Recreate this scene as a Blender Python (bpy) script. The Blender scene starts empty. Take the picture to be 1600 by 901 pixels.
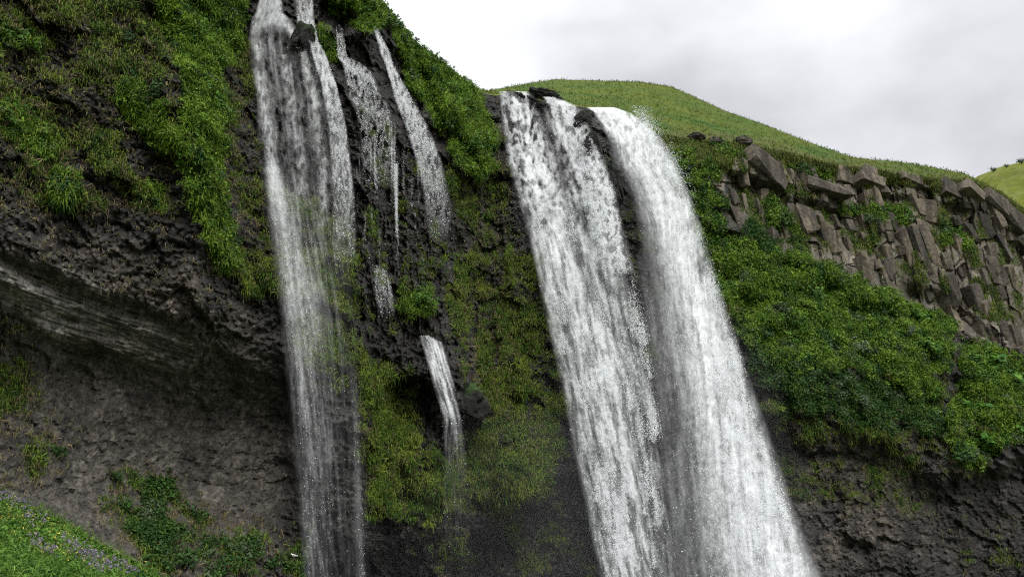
import bpy, bmesh, math
import numpy as np
from mathutils import Vector, Matrix

# ------------------------------------------------------------------ scene, camera, sky, sun
S = bpy.context.scene
COL = S.collection
rng = np.random.default_rng(7)
PITCH, FPX, CAMZ = math.radians(20.0), 1386.0, 3.0
CP, SP = math.cos(PITCH), math.sin(PITCH)

cam_d = bpy.data.cameras.new("camera")
cam_d.sensor_width, cam_d.lens = 36.0, 36.0 * FPX / 1600.0
cam_d.clip_start, cam_d.clip_end = 0.1, 20000.0
cam = bpy.data.objects.new("camera", cam_d)
cam.location, cam.rotation_euler = (0, 0, CAMZ), (math.pi / 2 + PITCH, 0, 0)
COL.objects.link(cam)
S.camera = cam

S.render.engine = 'CYCLES'
S.view_settings.view_transform = 'Standard'
S.view_settings.look = 'None'
S.view_settings.gamma = 1.0
S.view_settings.use_curve_mapping = False
S.view_settings.exposure = 0.88
S.cycles.use_denoising = False
S.cycles.filter_width = 1.15
S.cycles.max_bounces = 6
S.cycles.diffuse_bounces = 3
S.cycles.transparent_max_bounces = 24

SUN_EL, SUN_AZ = math.radians(42), math.radians(165)   # azimuth clockwise from +Y: behind the camera, to the right
w = bpy.data.worlds.new("World"); S.world = w; w.use_nodes = True
nt = w.node_tree; N = nt.nodes; L = nt.links; N.clear()
def node(tree, t, **kw):
    n = tree.nodes.new(t)
    for k, v in kw.items(): setattr(n, k, v)
    return n
out = node(nt, 'ShaderNodeOutputWorld')
sky = node(nt, 'ShaderNodeTexSky', sky_type='NISHITA', sun_disc=False)
sky.sun_elevation, sky.sun_rotation = SUN_EL, SUN_AZ
bg1 = node(nt, 'ShaderNodeBackground'); bg1.inputs[1].default_value = 0.10
bg2 = node(nt, 'ShaderNodeBackground')
mix = node(nt, 'ShaderNodeMixShader'); mix.inputs[0].default_value = 0.95
tc = node(nt, 'ShaderNodeTexCoord')
mp = node(nt, 'ShaderNodeMapping'); mp.inputs['Location'].default_value = (0.55, 0.0, 0.30); mp.inputs['Scale'].default_value = (1, 1, 1.9)
nz = node(nt, 'ShaderNodeTexNoise'); nz.inputs['Scale'].default_value = 1.55; nz.inputs['Detail'].default_value = 5; nz.inputs['Roughness'].default_value = 0.48
nz2 = node(nt, 'ShaderNodeTexNoise'); nz2.inputs['Scale'].default_value = 5.5; nz2.inputs['Detail'].default_value = 4; nz2.inputs['Roughness'].default_value = 0.5
# one broad grey cloud bank over the right hand side, ragged by noise
def dotdir(v, lo, hi):
    d = Vector(v).normalized()
    n = node(nt, 'ShaderNodeVectorMath', operation='DOT_PRODUCT'); n.inputs[1].default_value = d
    L.new(tc.outputs['Generated'], n.inputs[0])
    m = node(nt, 'ShaderNodeMapRange', interpolation_type='SMOOTHSTEP'); m.inputs[1].default_value = lo; m.inputs[2].default_value = hi
    L.new(n.outputs['Value'], m.inputs[0]); return m.outputs[0]
def mth(op, a, b):
    n = node(nt, 'ShaderNodeMath', operation=op)
    for i, v in enumerate((a, b)):
        if isinstance(v, (int, float)): n.inputs[i].default_value = v
        else: L.new(v, n.inputs[i])
    return n.outputs[0]
L.new(tc.outputs['Generated'], mp.inputs[0]); L.new(mp.outputs[0], nz.inputs[0]); L.new(mp.outputs[0], nz2.inputs[0])
bank = dotdir((0.52, 0.97, 0.62), 0.80, 0.995)
g = mth('ADD', mth('MULTIPLY', bank, 0.62), mth('MULTIPLY', mth('SUBTRACT', nz.outputs[0], 0.5), 1.1))
g = mth('ADD', g, mth('MULTIPLY', mth('SUBTRACT', nz2.outputs[0], 0.5), 0.45))
cr = node(nt, 'ShaderNodeValToRGB')
e = cr.color_ramp.elements
e[0].position, e[0].color = 0.05, (0.78, 0.79, 0.795, 1)
e[1].position, e[1].color = 0.75, (0.27, 0.272, 0.290, 1)
x = cr.color_ramp.elements.new(0.35); x.color = (0.60, 0.605, 0.625, 1)
sx = node(nt, 'ShaderNodeSeparateXYZ'); L.new(tc.outputs['Generated'], sx.inputs[0])
over = node(nt, 'ShaderNodeMapRange'); L.new(sx.outputs[2], over.inputs[0])                 # an overcast sky grows brighter towards the zenith
over.inputs[1].default_value, over.inputs[2].default_value, over.inputs[3].default_value, over.inputs[4].default_value = .0, 1.0, .455, 1.5
L.new(over.outputs[0], bg2.inputs[1])
L.new(g, cr.inputs[0]); L.new(cr.outputs[0], bg2.inputs[0]); L.new(sky.outputs[0], bg1.inputs[0])
L.new(bg1.outputs[0], mix.inputs[1]); L.new(bg2.outputs[0], mix.inputs[2]); L.new(mix.outputs[0], out.inputs[0])

sun_d = bpy.data.lights.new("sun", 'SUN'); sun_d.energy = 1.5; sun_d.angle = math.radians(30); sun_d.color = (1.0, 0.97, 0.92)
sun = bpy.data.objects.new("sun", sun_d); COL.objects.link(sun)
sd = Vector((math.sin(SUN_AZ) * math.cos(SUN_EL), math.cos(SUN_AZ) * math.cos(SUN_EL), math.sin(SUN_EL)))
sun.rotation_euler = sd.to_track_quat('Z', 'Y').to_euler(); sun.location = (0, -20, 90)

# ------------------------------------------------------------------ helpers: noise
_perm = np.random.default_rng(3).permutation(256); _perm = np.concatenate([_perm, _perm, _perm]).astype(np.int32)
_grad = np.random.default_rng(4).normal(size=(256, 3)); _grad = (_grad / np.linalg.norm(_grad, axis=1)[:, None]).astype(np.float32)
def perlin(x, y, z):
    x, y, z = (np.asarray(a, np.float32) for a in np.broadcast_arrays(x, y, z))
    xi, yi, zi = (np.floor(a).astype(np.int32) for a in (x, y, z))
    xf, yf, zf = x - xi, y - yi, z - zi
    u, v, w_ = (a * a * a * (a * (a * 6 - 15) + 10) for a in (xf, yf, zf))
    xi, yi, zi = xi & 255, yi & 255, zi & 255
    def g(i, j, k):
        h = _perm[_perm[_perm[xi + i] + yi + j] + zi + k]
        gr = _grad[h]
        return gr[..., 0] * (xf - i) + gr[..., 1] * (yf - j) + gr[..., 2] * (zf - k)
    x00 = g(0,0,0) * (1-u) + g(1,0,0) * u; x10 = g(0,1,0) * (1-u) + g(1,1,0) * u
    x01 = g(0,0,1) * (1-u) + g(1,0,1) * u; x11 = g(0,1,1) * (1-u) + g(1,1,1) * u
    return ((x00 * (1-v) + x10 * v) * (1-w_) + (x01 * (1-v) + x11 * v) * w_) * 1.6
def fbm(x, y, z, o=4, gain=0.5, ridged=False):
    s, a, t = 0, 1.0, 0
    for i in range(o):
        n = perlin(x * 2**i + 17.3*i, y * 2**i + 5.1*i, z * 2**i + 9.7*i)
        if ridged: n = 1 - 2*np.abs(n)
        s = s + a * n; t += a; a *= gain
    return s / t
def hash2(i, j, k=0):
    i, j = np.asarray(i) & 255, np.asarray(j) & 255
    return _perm[_perm[i + 37*k % 256] + j] / 255.0
def voronoi2(x, y, jit=0.85):
    xi, yi = np.floor(x).astype(int), np.floor(y).astype(int)
    f1 = np.full(x.shape, 9.0); f2 = f1.copy(); idx = np.zeros(x.shape + (2,), int); dv = np.zeros(x.shape + (2,))
    for i in (-1, 0, 1):
        for j in (-1, 0, 1):
            cx, cy = xi + i, yi + j
            px = cx + .5 + jit*(hash2(cx, cy, 1) - .5); py = cy + .5 + jit*(hash2(cx, cy, 2) - .5)
            d = np.hypot(px - x, py - y); n = d < f1
            f2 = np.where(n, f1, np.minimum(f2, d)); f1 = np.where(n, d, f1)
            idx[n] = np.stack([cx, cy], -1)[n]; dv[n] = np.stack([x - px, y - py], -1)[n]
    return f1, f2, idx, dv
def sstep(a, b, x):
    t = np.clip((x - a) / (b - a), 0, 1); return t*t*(3 - 2*t)
def unit(v): return v / np.maximum(np.linalg.norm(v, axis=-1, keepdims=True), 1e-9)

# ------------------------------------------------------------------ helpers: survey (pixel of the photograph <-> direction of sight)
def project(P):
    x, y, z = P[..., 0], P[..., 1], P[..., 2] - CAMZ
    f = y*CP + z*SP; u = -y*SP + z*CP
    return 800 + FPX*x/f, 450.5 - FPX*u/f
def ray(px, py):                               # tan of azimuth, tan of elevation
    dx, dy = (np.asarray(px, float) - 800)/FPX, (450.5 - np.asarray(py, float))/FPX
    y = CP - dy*SP; z = SP + dy*CP
    return dx / y, z / np.hypot(dx, y)
def world(ta, te, r):
    c = 1/np.sqrt(1 + ta*ta)
    return np.stack([r*ta*c, r*c, CAMZ + r*te], -1)
def at(px, py, r):
    ta, te = ray(px, py); return world(ta, te, np.asarray(r, float))

# ------------------------------------------------------------------ helpers: objects and materials
def link(o, parent=None, label=None, cat=None, group=None, kind=None):
    COL.objects.link(o)
    if parent: o.parent = parent
    if label: o['label'] = label
    if cat: o['category'] = cat
    if group: o['group'] = group
    if kind: o['kind'] = kind
    return o
def mesh_np(name, V, F, mat, cols=None, smooth=False, attrs=None):
    m = bpy.data.meshes.new(name); V = np.ascontiguousarray(V, np.float32).reshape(-1, 3); F = np.ascontiguousarray(F, np.int32)
    m.vertices.add(len(V)); m.vertices.foreach_set('co', V.ravel())
    k = F.shape[1]; m.loops.add(F.size); m.loops.foreach_set('vertex_index', F.ravel())
    m.polygons.add(len(F)); m.polygons.foreach_set('loop_start', np.arange(0, F.size, k, dtype=np.int32))
    m.polygons.foreach_set('use_smooth', np.full(len(F), smooth))
    m.update(calc_edges=True)
    if cols is not None:
        a = m.color_attributes.new('Col', 'FLOAT_COLOR', 'POINT')
        c = np.ones((len(V), 4), np.float32); c[:, :3] = np.asarray(cols).reshape(-1, 3); a.data.foreach_set('color', c.ravel())
    for n, v in (attrs or {}).items():
        a = m.attributes.new(n, 'FLOAT', 'POINT'); a.data.foreach_set('value', np.asarray(v, np.float32).ravel())
    m.materials.append(mat); return m
def empty(name, loc, **kw):
    o = bpy.data.objects.new(name, None); o.location = loc; o.empty_display_size = 0.3; return link(o, **kw)
def mat_new(name):
    m = bpy.data.materials.new(name); m.use_nodes = True; m.node_tree.nodes.clear()
    return m, m.node_tree
def attr_mat(name, rough=0.9, bump=0.0, bscale=3.0, mott=0.35, mscale=2.0, spec=0.3, transl=0.0, wetattr=False):
    m, t = mat_new(name)
    o = node(t, 'ShaderNodeOutputMaterial'); b = node(t, 'ShaderNodeBsdfPrincipled')
    a = node(t, 'ShaderNodeAttribute', attribute_name='Col'); tcn = node(t, 'ShaderNodeNewGeometry')
    n = node(t, 'ShaderNodeTexNoise'); n.inputs['Scale'].default_value = mscale; n.inputs['Detail'].default_value = 6; n.inputs['Roughness'].default_value = .65
    r = node(t, 'ShaderNodeMapRange'); r.inputs[1].default_value = .3; r.inputs[2].default_value = .7; r.inputs[3].default_value = 1 - mott; r.inputs[4].default_value = 1 + mott
    mm = node(t, 'ShaderNodeVectorMath', operation='SCALE')
    t.links.new(tcn.outputs['Position'], n.inputs[0]); t.links.new(n.outputs[0], r.inputs[0])
    t.links.new(a.outputs['Color'], mm.inputs[0]); t.links.new(r.outputs[0], mm.inputs['Scale'])
    t.links.new(mm.outputs[0], b.inputs['Base Color'])
    b.inputs['Roughness'].default_value = rough; b.inputs['Specular IOR Level'].default_value = spec
    if wetattr:
        wa = node(t, 'ShaderNodeAttribute', attribute_name='rough'); t.links.new(wa.outputs['Fac'], b.inputs['Roughness'])
    if bump:
        n2 = node(t, 'ShaderNodeTexNoise'); n2.inputs['Scale'].default_value = bscale; n2.inputs['Detail'].default_value = 8; n2.inputs['Roughness'].default_value = .7
        bp = node(t, 'ShaderNodeBump'); bp.inputs['Strength'].default_value = bump; bp.inputs['Distance'].default_value = 0.25
        t.links.new(tcn.outputs['Position'], n2.inputs[0]); t.links.new(n2.outputs[0], bp.inputs['Height']); t.links.new(bp.outputs[0], b.inputs['Normal'])
    if transl:
        tr = node(t, 'ShaderNodeBsdfTranslucent'); mx = node(t, 'ShaderNodeMixShader'); mx.inputs[0].default_value = transl
        t.links.new(mm.outputs[0], tr.inputs[0]); t.links.new(b.outputs[0], mx.inputs[1]); t.links.new(tr.outputs[0], mx.inputs[2]); t.links.new(mx.outputs[0], o.inputs[0])
    else: t.links.new(b.outputs[0], o.inputs[0])
    return m
def plain_mat(name, rgb, rough=.7, mott=.3, mscale=4.0, bump=.3):
    m, t = mat_new(name)
    o = node(t, 'ShaderNodeOutputMaterial'); b = node(t, 'ShaderNodeBsdfPrincipled'); tcn = node(t, 'ShaderNodeTexCoord')
    n = node(t, 'ShaderNodeTexNoise'); n.inputs['Scale'].default_value = mscale; n.inputs['Detail'].default_value = 6; n.inputs['Roughness'].default_value = .6
    c = node(t, 'ShaderNodeValToRGB'); c.color_ramp.elements[0].position = .3; c.color_ramp.elements[1].position = .7
    c.color_ramp.elements[0].color = tuple(v*(1-mott) for v in rgb) + (1,); c.color_ramp.elements[1].color = tuple(v*(1+mott) for v in rgb) + (1,)
    bp = node(t, 'ShaderNodeBump'); bp.inputs['Strength'].default_value = bump; bp.inputs['Distance'].default_value = .1
    t.links.new(tcn.outputs['Object'], n.inputs[0]); t.links.new(n.outputs[0], c.inputs[0]); t.links.new(c.outputs[0], b.inputs['Base Color'])
    t.links.new(n.outputs[0], bp.inputs['Height']); t.links.new(bp.outputs[0], b.inputs['Normal'])
    b.inputs['Roughness'].default_value = rough; t.links.new(b.outputs[0], o.inputs[0]); return m

M_ROCK = attr_mat('rock', bump=.9, bscale=3.0, mott=.7, mscale=3.4, spec=.35, wetattr=True)
M_HILL = attr_mat('hill_turf', bump=.6, bscale=1.5, mott=.3, mscale=.7, spec=.1)
M_LEAF = attr_mat('leaves', rough=.6, mott=.15, mscale=.6, spec=.25, transl=.25)
M_GRASS = attr_mat('grass_blades', rough=.7, mott=.15, mscale=.6, spec=.15, transl=.2)
M_STEM = plain_mat('bark', (.06, .045, .03))
M_BLOCK = attr_mat('basalt_block', rough=.8, bump=1.0, bscale=1.8, mott=.55, mscale=2.2, spec=.3)
def add_streaks(m, amt):                                    # seepage stains running down the stone
    t = m.node_tree; b = next(n for n in t.nodes if n.type == 'BSDF_PRINCIPLED'); src = b.inputs['Base Color'].links[0].from_socket
    g_ = node(t, 'ShaderNodeNewGeometry'); mp_ = node(t, 'ShaderNodeMapping'); mp_.inputs['Scale'].default_value = (.55, .55, .07); n_ = node(t, 'ShaderNodeTexNoise'); n_.inputs['Scale'].default_value = 1; n_.inputs['Detail'].default_value = 5; n_.inputs['Roughness'].default_value = .62
    r_ = node(t, 'ShaderNodeMapRange'); r_.inputs[1].default_value = .44; r_.inputs[2].default_value = .60; r_.inputs[3].default_value = 1.0; r_.inputs[4].default_value = 1 - amt
    v_ = node(t, 'ShaderNodeVectorMath', operation='SCALE'); t.links.new(g_.outputs['Position'], mp_.inputs[0]); t.links.new(mp_.outputs[0], n_.inputs[0]); t.links.new(n_.outputs[0], r_.inputs[0]); t.links.new(src, v_.inputs[0]); t.links.new(r_.outputs[0], v_.inputs['Scale']); t.links.new(v_.outputs[0], b.inputs['Base Color'])
add_streaks(M_BLOCK, .65); add_streaks(M_ROCK, .3)

# ------------------------------------------------------------------ the cliff: survey points
def pl(x, pts):
    p = np.array(pts, float); return np.interp(x, p[:, 0], p[:, 1])
edge = [(590,-4,60),(620,36,60),(650,66,60),(690,95,60),(730,127,60),(755,146,60),(775,150,60),(800,146,60),(850,158,60),(900,166,60),(940,172,59),(975,190,59),(1000,204,59),
        (1060,218,60),(1150,226,60),(1230,240,60),(1300,258,60),(1400,272,60),(1470,282,60),(1520,284,60),(1560,300,60),(1600,330,60),(1700,372,60),(1950,440,60)]
ea, et, er = [], [], []
for px, r in ((-420, 47), (-150, 53), (0, 57), (200, 62), (400, 68), (520, 71.5)):
    ta, _ = ray(px, 0); ea.append(float(ta)); er.append(r); et.append(61.5/r)
for px, py, z in edge:
    ta, te = ray(px, py); ea.append(float(ta)); et.append(float(te)); er.append((z - CAMZ)/float(te))
o_ = np.argsort(ea); ea, et, er = (np.array(a)[o_] for a in (ea, et, er))
_ea = np.linspace(ea[0], ea[-1], 400); _k = np.ones(5)/5
_et = np.interp(_ea, ea, et); _er = np.interp(_ea, ea, er)
_er = np.convolve(np.pad(_er, 2, 'edge'), _k, 'valid')
edge_t = lambda ta: np.interp(ta, _ea, _et)
edge_r = lambda ta: np.interp(ta, _ea, _er)

# ledges and caves: line on the face, depth of the recess below it, how far down it lasts (pixels of the survey)
OVER = [([(-200,372),(0,396),(100,420),(200,466),(300,512),(380,532),(470,548)], 3.8, 420, 130),
        ([(470,800),(540,818),(610,830),(690,822),(770,806),(830,762),(880,706),(940,690)], 4.2, 700, 90),
        ([(1180,640),(1260,668),(1340,672),(1400,690),(1470,735),(1530,735),(1600,690),(1750,670)], 3.5, 500, 50),
        ([(1225,305),(1262,308),(1310,322)], 1.6, 45, 12), ([(1140,262),(1210,285)], 1.8, 50, 10),
        ([(1480,312),(1530,318),(1570,350),(1610,410),(1700,500)], 2.6, 70, 20),
        ([(1410,432),(1450,440),(1500,470),(1560,520),(1620,590)], 2.4, 90, 20),
        ([(1375,300),(1440,306),(1480,312)], 1.4, 30, 15),
        ([(600,590),(655,585),(690,612)], 3.0, 120, 18)]
OFFX = [-250, 0, 150, 300, 420, 500, 600, 700, 780, 860, 1000, 1100, 1250, 1400, 1520, 1600, 1850]
OFFY = [-200, 0, 150, 300, 450, 600, 750, 901, 1000]
OFF = np.array([   # metres towards the viewer, one row per OFFY
 [0, 0, 0, 0, 0, 0, 0, 0, 0, 0, 0, 0, 0, 0, 0, 0, 0],
 [.5,.5, 1, 1, 0, 0, .5, .5, 0, 0, 0, 0, 0, 0, 0, 0, 0],
 [1.5,1.5,1.5,2.5,.5,1, 1, 1, .5, 0, 0, 0, 0, 0, 0, 0, 0],
 [2.5,2.5,2.5,3.5,1.5,2.2,2,3, 2, 1, 1, 3, 1, 1, 0, 0, 0],
 [3,  3,  3,  4,  2.5,3.2,3,4.5,3, 2, 2, 6, 5, 4, 2, 2, 1],
 [2,  2,  1,  1,  2,  3.5,4.5,6.5,4.5,3,3,8, 9, 9, 7, 7, 6],
 [3,  3,  1,  1,  2,  3.5,4.5,6,5.5,3.5,3,8,10,10, 9, 9, 8],
 [9,  9,  6,  5,  5,  4,  4, 4.5,4.5,3.5,3,8,11,11,10,10, 9],
 [12,12,  9,  8,  7,  5,  4, 4.5,4.5,3.5,3,9,12,12,11,11,10]])
def bilin(xs, ys, T, x, y):
    xs, ys = np.array(xs, float), np.array(ys, float)
    i = np.clip(np.searchsorted(xs, x) - 1, 0, len(xs)-2); j = np.clip(np.searchsorted(ys, y) - 1, 0, len(ys)-2)
    u = np.clip((x - xs[i])/(xs[i+1]-xs[i]), 0, 1); v = np.clip((y - ys[j])/(ys[j+1]-ys[j]), 0, 1)
    u, v = u*u*(3-2*u), v*v*(3-2*v)
    return (T[j,i]*(1-u)+T[j,i+1]*u)*(1-v) + (T[j+1,i]*(1-u)+T[j+1,i+1]*u)*v
BUMPS = [(705,575,38,45,2.2),(735,640,45,40,2.6),(800,740,60,70,2.4),(745,240,32,45,2.0),(690,180,45,40,1.2),(475,52,14,26,2.0),(500,110,14,40,1.2),(940,280,26,110,2.2),
         (920,200,18,22,1.4),(640,470,45,40,1.4),(1180,258,34,26,1.6),(1290,300,50,18,1.0),(575,320,22,160,1.2),(95,300,24,20,1.2),(250,170,34,40,1.3),(320,250,40,170,1.3)]

# ------------------------------------------------------------------ the cliff: surface
NC, NR = 1000, 500
ta_c = np.linspace(float(ray(-260, 300)[0]), float(ray(1800, 500)[0]), NC)
t0 = math.tan(math.radians(-3.5))
TA = np.repeat(ta_c[None], NR, 0)
s_ = np.linspace(0, 1, NR)[:, None]
TE = t0 + (edge_t(ta_c)[None] - t0)*s_
R0 = np.repeat(edge_r(ta_c)[None], NR, 0)
PX, PY = project(world(TA, TE, R0))                      # a sight line's pixel does not depend on the distance
OFFS = bilin(OFFX, OFFY, OFF, PX, PY)
rw = np.random.default_rng(11)
WX = fbm(PX/60, PY/60, 3.3, 3)*16; WY = fbm(PX/60, PY/60, 8.8, 3)*16
RB = R0 - OFFS
B = world(TA, TE, RB)
bx, by, bz = B[..., 0], B[..., 1], B[..., 2]

_rx, _ry = np.meshgrid(np.arange(-320, 1900, 5.0), np.arange(-700, 1010, 5.0))
def poly_mask(poly, soft):
    p = np.array(poly, float); q = np.roll(p, -1, 0)
    d = np.full(_rx.shape, 1e9); ins = np.zeros(_rx.shape, bool)
    for a, b in zip(p, q):
        e_ = b - a; wx, wy = _rx - a[0], _ry - a[1]; t = np.clip((wx*e_[0] + wy*e_[1])/max(e_ @ e_, 1e-6), 0, 1)
        d = np.minimum(d, np.hypot(wx - e_[0]*t, wy - e_[1]*t))
        c = (a[1] > _ry) != (b[1] > _ry)
        with np.errstate(divide='ignore', invalid='ignore'):
            ins ^= c & (_rx < a[0] + (b[0]-a[0])*(_ry - a[1])/(b[1]-a[1] if b[1] != a[1] else 1e-9))
    return sstep(-soft, soft, np.where(ins, d, -d))
def look(T, px, py):
    fx = np.clip((px + 320)/5, 0, T.shape[1]-1.01); fy = np.clip((py + 700)/5, 0, T.shape[0]-1.01)
    i, j = fx.astype(int), fy.astype(int); u, v = fx-i, fy-j
    return (T[j,i]*(1-u)+T[j,i+1]*u)*(1-v)+(T[j+1,i]*(1-u)+T[j+1,i+1]*u)*v
def regions(lst, px, py):
    T = np.zeros(_rx.shape)
    for poly, wgt, soft in lst: T = np.maximum(T, wgt*poly_mask(poly, soft))
    return look(T, px, py)

BASALT = [([(1120,222),(1300,250),(1400,262),(1520,276),(1700,300),(1800,700),(1600,620),(1530,530),(1420,470),(1330,425),(1230,385),(1140,340),(1110,280)], 1, 14)]
TUFF = [([(-300,385),(0,398),(100,424),(200,470),(290,515),(310,560),(270,590),(180,560),(90,560),(0,470),(-300,460)], 1, 14)]
PALE = [([(0,340),(120,365),(230,390),(330,430),(420,520),(400,530),(300,505),(200,458),(0,392)], .8, 25), ([(90,560),(250,560),(300,640),(230,720),(130,690),(60,640)], .55, 40),
        ([(1240,660),(1420,690),(1440,860),(1260,880)], .75, 40), ([(350,640),(460,630),(460,760),(370,790)], .4, 30)]
bas = regions(BASALT, PX + WX*.6, PY + WY*.6); tuf = regions(TUFF, PX, PY); pale = regions(PALE, PX + WX, PY + WY)

BRIGHT_RELIEF = [([(1040,215),(1110,285),(1150,370),(1330,430),(1490,500),(1580,540),(1750,570),(1750,700),(1560,740),(1440,700),(1200,640),(1080,420)], 1, 20), ([(490,-200),(600,-100),(700,92),(780,190),(780,290),(720,270),(640,160),(600,60),(500,60)], 1, 14), ([(225,-300),(390,-300),(350,300),(380,440),(300,400),(220,60)], .7, 20)]
rec = np.zeros_like(PX)
for line, dep, last, hard in OVER:
    ly = pl(PX + WX*.5, line); x0, x1 = line[0][0], line[-1][0]
    fade = (sstep(x0 - 14, x0 + 14, PX) if x0 > -100 else 1) * (1 - sstep(x1 - 40, x1 + 40, PX) if x1 < 1700 else 1)
    dd = PY + WY*.4 - ly
    rec += dep*fade*sstep(-2, hard, dd)*(1 - sstep(last*.35, last, dd))
bmp = np.zeros_like(PX)
for cx, cy, sx, sy, h in BUMPS: bmp += h*np.exp(-(((PX-cx)/sx)**2 + ((PY-cy)/sy)**2))

n1 = fbm(bx/13, by/13, bz/13, 3); n2 = fbm(bx/4.2+7, by/4.2, bz/4.2, 4, .55); n3 = fbm(bx/1.3, by/1.3, bz/1.1+4, 4, .6, True)
n4 = fbm(bx/.55, by/.55, bz/.45+4, 3, .6)
lump = 1 - np.clip(voronoi2((PX+WX*1.6)/30 + n2*.9 + n3*.25, (PY+WY*1.6)/26 + n1)[0]*1.25, 0, 1)**2       # knobs of the dark rock
def columns(cw, ch, shear, seed):
    """upright basalt columns of uneven width, each snapped across at its own heights"""
    x = (PX + WX*.35 - PY*shear)/cw + .35*perlin((PX - PY*shear)/cw*.4, seed, .5); i = np.floor(x); fx = x - i
    y = (PY + WY*.5)/ch*(.6 + .8*hash2(i.astype(int), 3*seed, 7)) + 9*hash2(i.astype(int), seed, 3) + .5*perlin(PX/90, PY/70, seed + .5) + (fx - .5)*(hash2(i.astype(int), seed, 8) - .5)*.7; j = np.floor(y); fy = y - j
    c = np.stack([i, j], -1).astype(int); h = lambda k: hash2(c[..., 0] + seed, c[..., 1], k)
    d = (h(3) - .5)*1.0 + (fx - .5)*(h(4) - .5)*1.3 + (fy - .5)*(h(5) - .35)*.9
    gap = np.minimum(np.minimum(fx, 1-fx)*cw, np.minimum(fy, 1-fy)*ch*1.2)
    return d, gap, c
ba_, ga_, ci = columns(19, 62, .16, 2); bb_, gb_, cj = columns(58, 88, .22, 5)
blk = ba_*1.25 - .45*(1 - sstep(0, 2.2, ga_)) + bb_*2.0 - .5*(1 - sstep(0, 3.0, gb_))
strata = np.sin((PY - .34*PX + WY*.8)/7.5 + n1*3)*.22 + np.sin((PY - .42*PX + WY)/17 + n1*4)*.5
topfade = 1 - sstep(.965, 1, s_)*.75
def ledges(step, seed, tilt):
    ph = (bz + PX*tilt)/step + 1.1*fbm(bx/7, by/7, bz/9 + seed, 3) + .35*fbm(bx/1.7, by/1.7, bz/2.5 + seed, 2); fz = ph - np.floor(ph)
    amp = np.clip(.35 + 1.2*perlin(bx/4 + seed, by/4, np.floor(ph)*3.1), 0, 1.3)
    return amp*(sstep(0, .12, fz)*(1 - fz)**.8)                                       # juts out above a break, slopes back up
n5 = fbm(bx/.28, by/.28, bz/.34 + 7, 2, .6)
pv1, pv2, pci, _ = voronoi2((PX + WX*.3)/8.0 + n4*.5 + n3*.5, (PY + WY*.3)/9.0 + n2*.9 + n4*.3); pebble = 1 - np.clip(pv1*1.3, 0, 1)**2 - .5; pebh = hash2(pci[..., 0], pci[..., 1], 9); pebble = pebble*(.3 + 1.2*pebh)
drape = regions([([(550,180),(760,160),(900,680),(800,810),(600,820),(540,560)], 1, 50)], PX, PY)*fbm(PX/13, PY/80, 6.6, 3, .55, True)
calm = 1 - .6*regions([([(-300,520),(440,560),(470,800),(300,880),(-300,880)], 1, 40)], PX, PY)
rough_part = n1*1.9 + n2*1.2*calm + (lump-.4)*.7*calm + n3*.28*calm + n4*.36 + n5*.16 + pebble*.42*calm**1.5 + drape*1.1 + ledges(3.4, 3.3, .002)*1.3*calm + ledges(1.3, 7.7, -.003)*.22
mound = regions(BRIGHT_RELIEF, PX + WX, PY + WY)*(1 - 2.2*np.abs(perlin(bx/4.5+3, by/4.5, bz/4.0)) + .6*(1 - 2*np.abs(perlin(bx/2.1, by/2.1, bz/1.8+9))))
D = mound*1.5 + (1-bas)*(1-tuf*.8)*rough_part + tuf*(strata*1.5 + n2*.4 + n4*.10 + .55*fbm((PX*.34 - PY)/5.5 + n1*2, (PX + .34*PY)/120, 3.7, 3, .6, True)) + bas*(blk + n1*.9 + n2*.4 + n3*.16 + n4*.14 + n5*.06)
R = RB + rec - bmp - D*topfade
P = world(TA, TE, R)
def grid_normals(P):
    a = np.gradient(P, axis=1); b = np.gradient(P, axis=0); n = unit(np.cross(a, b)); return np.where((n[..., 1:2] > 0) & (np.abs(n[..., 2:3]) < .99), n, n)
NRM = np.cross(np.gradient(P, axis=1), np.gradient(P, axis=0)); NRM = unit(NRM)
if NRM[..., 1].mean() > 0: NRM = -NRM
def smooth2(A, k):
    for ax in (0, 1):
        c = np.cumsum(np.pad(A, [(k+1, k) if i == ax else (0, 0) for i in (0, 1)], 'edge'), axis=ax)
        A = (np.take(c, range(2*k+1, c.shape[ax]), ax) - np.take(c, range(0, c.shape[ax]-2*k-1), ax))/(2*k+1)
    return A
RELIEF = smooth2(R, 9) - R                                 # > 0 on knobs and ledges
def cliff_r(px, py):
    ta, te = ray(px, py)
    i = np.clip(np.interp(ta, ta_c, np.arange(NC)), 0, NC-1.01); e_ = edge_t(ta)
    j = np.clip((te - t0)/(e_ - t0)*(NR-1), 0, NR-1.01)
    a, b = i.astype(int), j.astype(int); u, v = i-a, j-b
    return (R[b,a]*(1-u)+R[b,a+1]*u)*(1-v)+(R[b+1,a]*(1-u)+R[b+1,a+1]*u)*v
def cliff_n(px, py):
    ta, te = ray(px, py); i = np.clip(np.rint(np.interp(ta, ta_c, np.arange(NC))), 0, NC-1).astype(int)
    j = np.clip(np.rint((te - t0)/(edge_t(ta) - t0)*(NR-1)), 0, NR-1).astype(int); return NRM[j, i]

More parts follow.
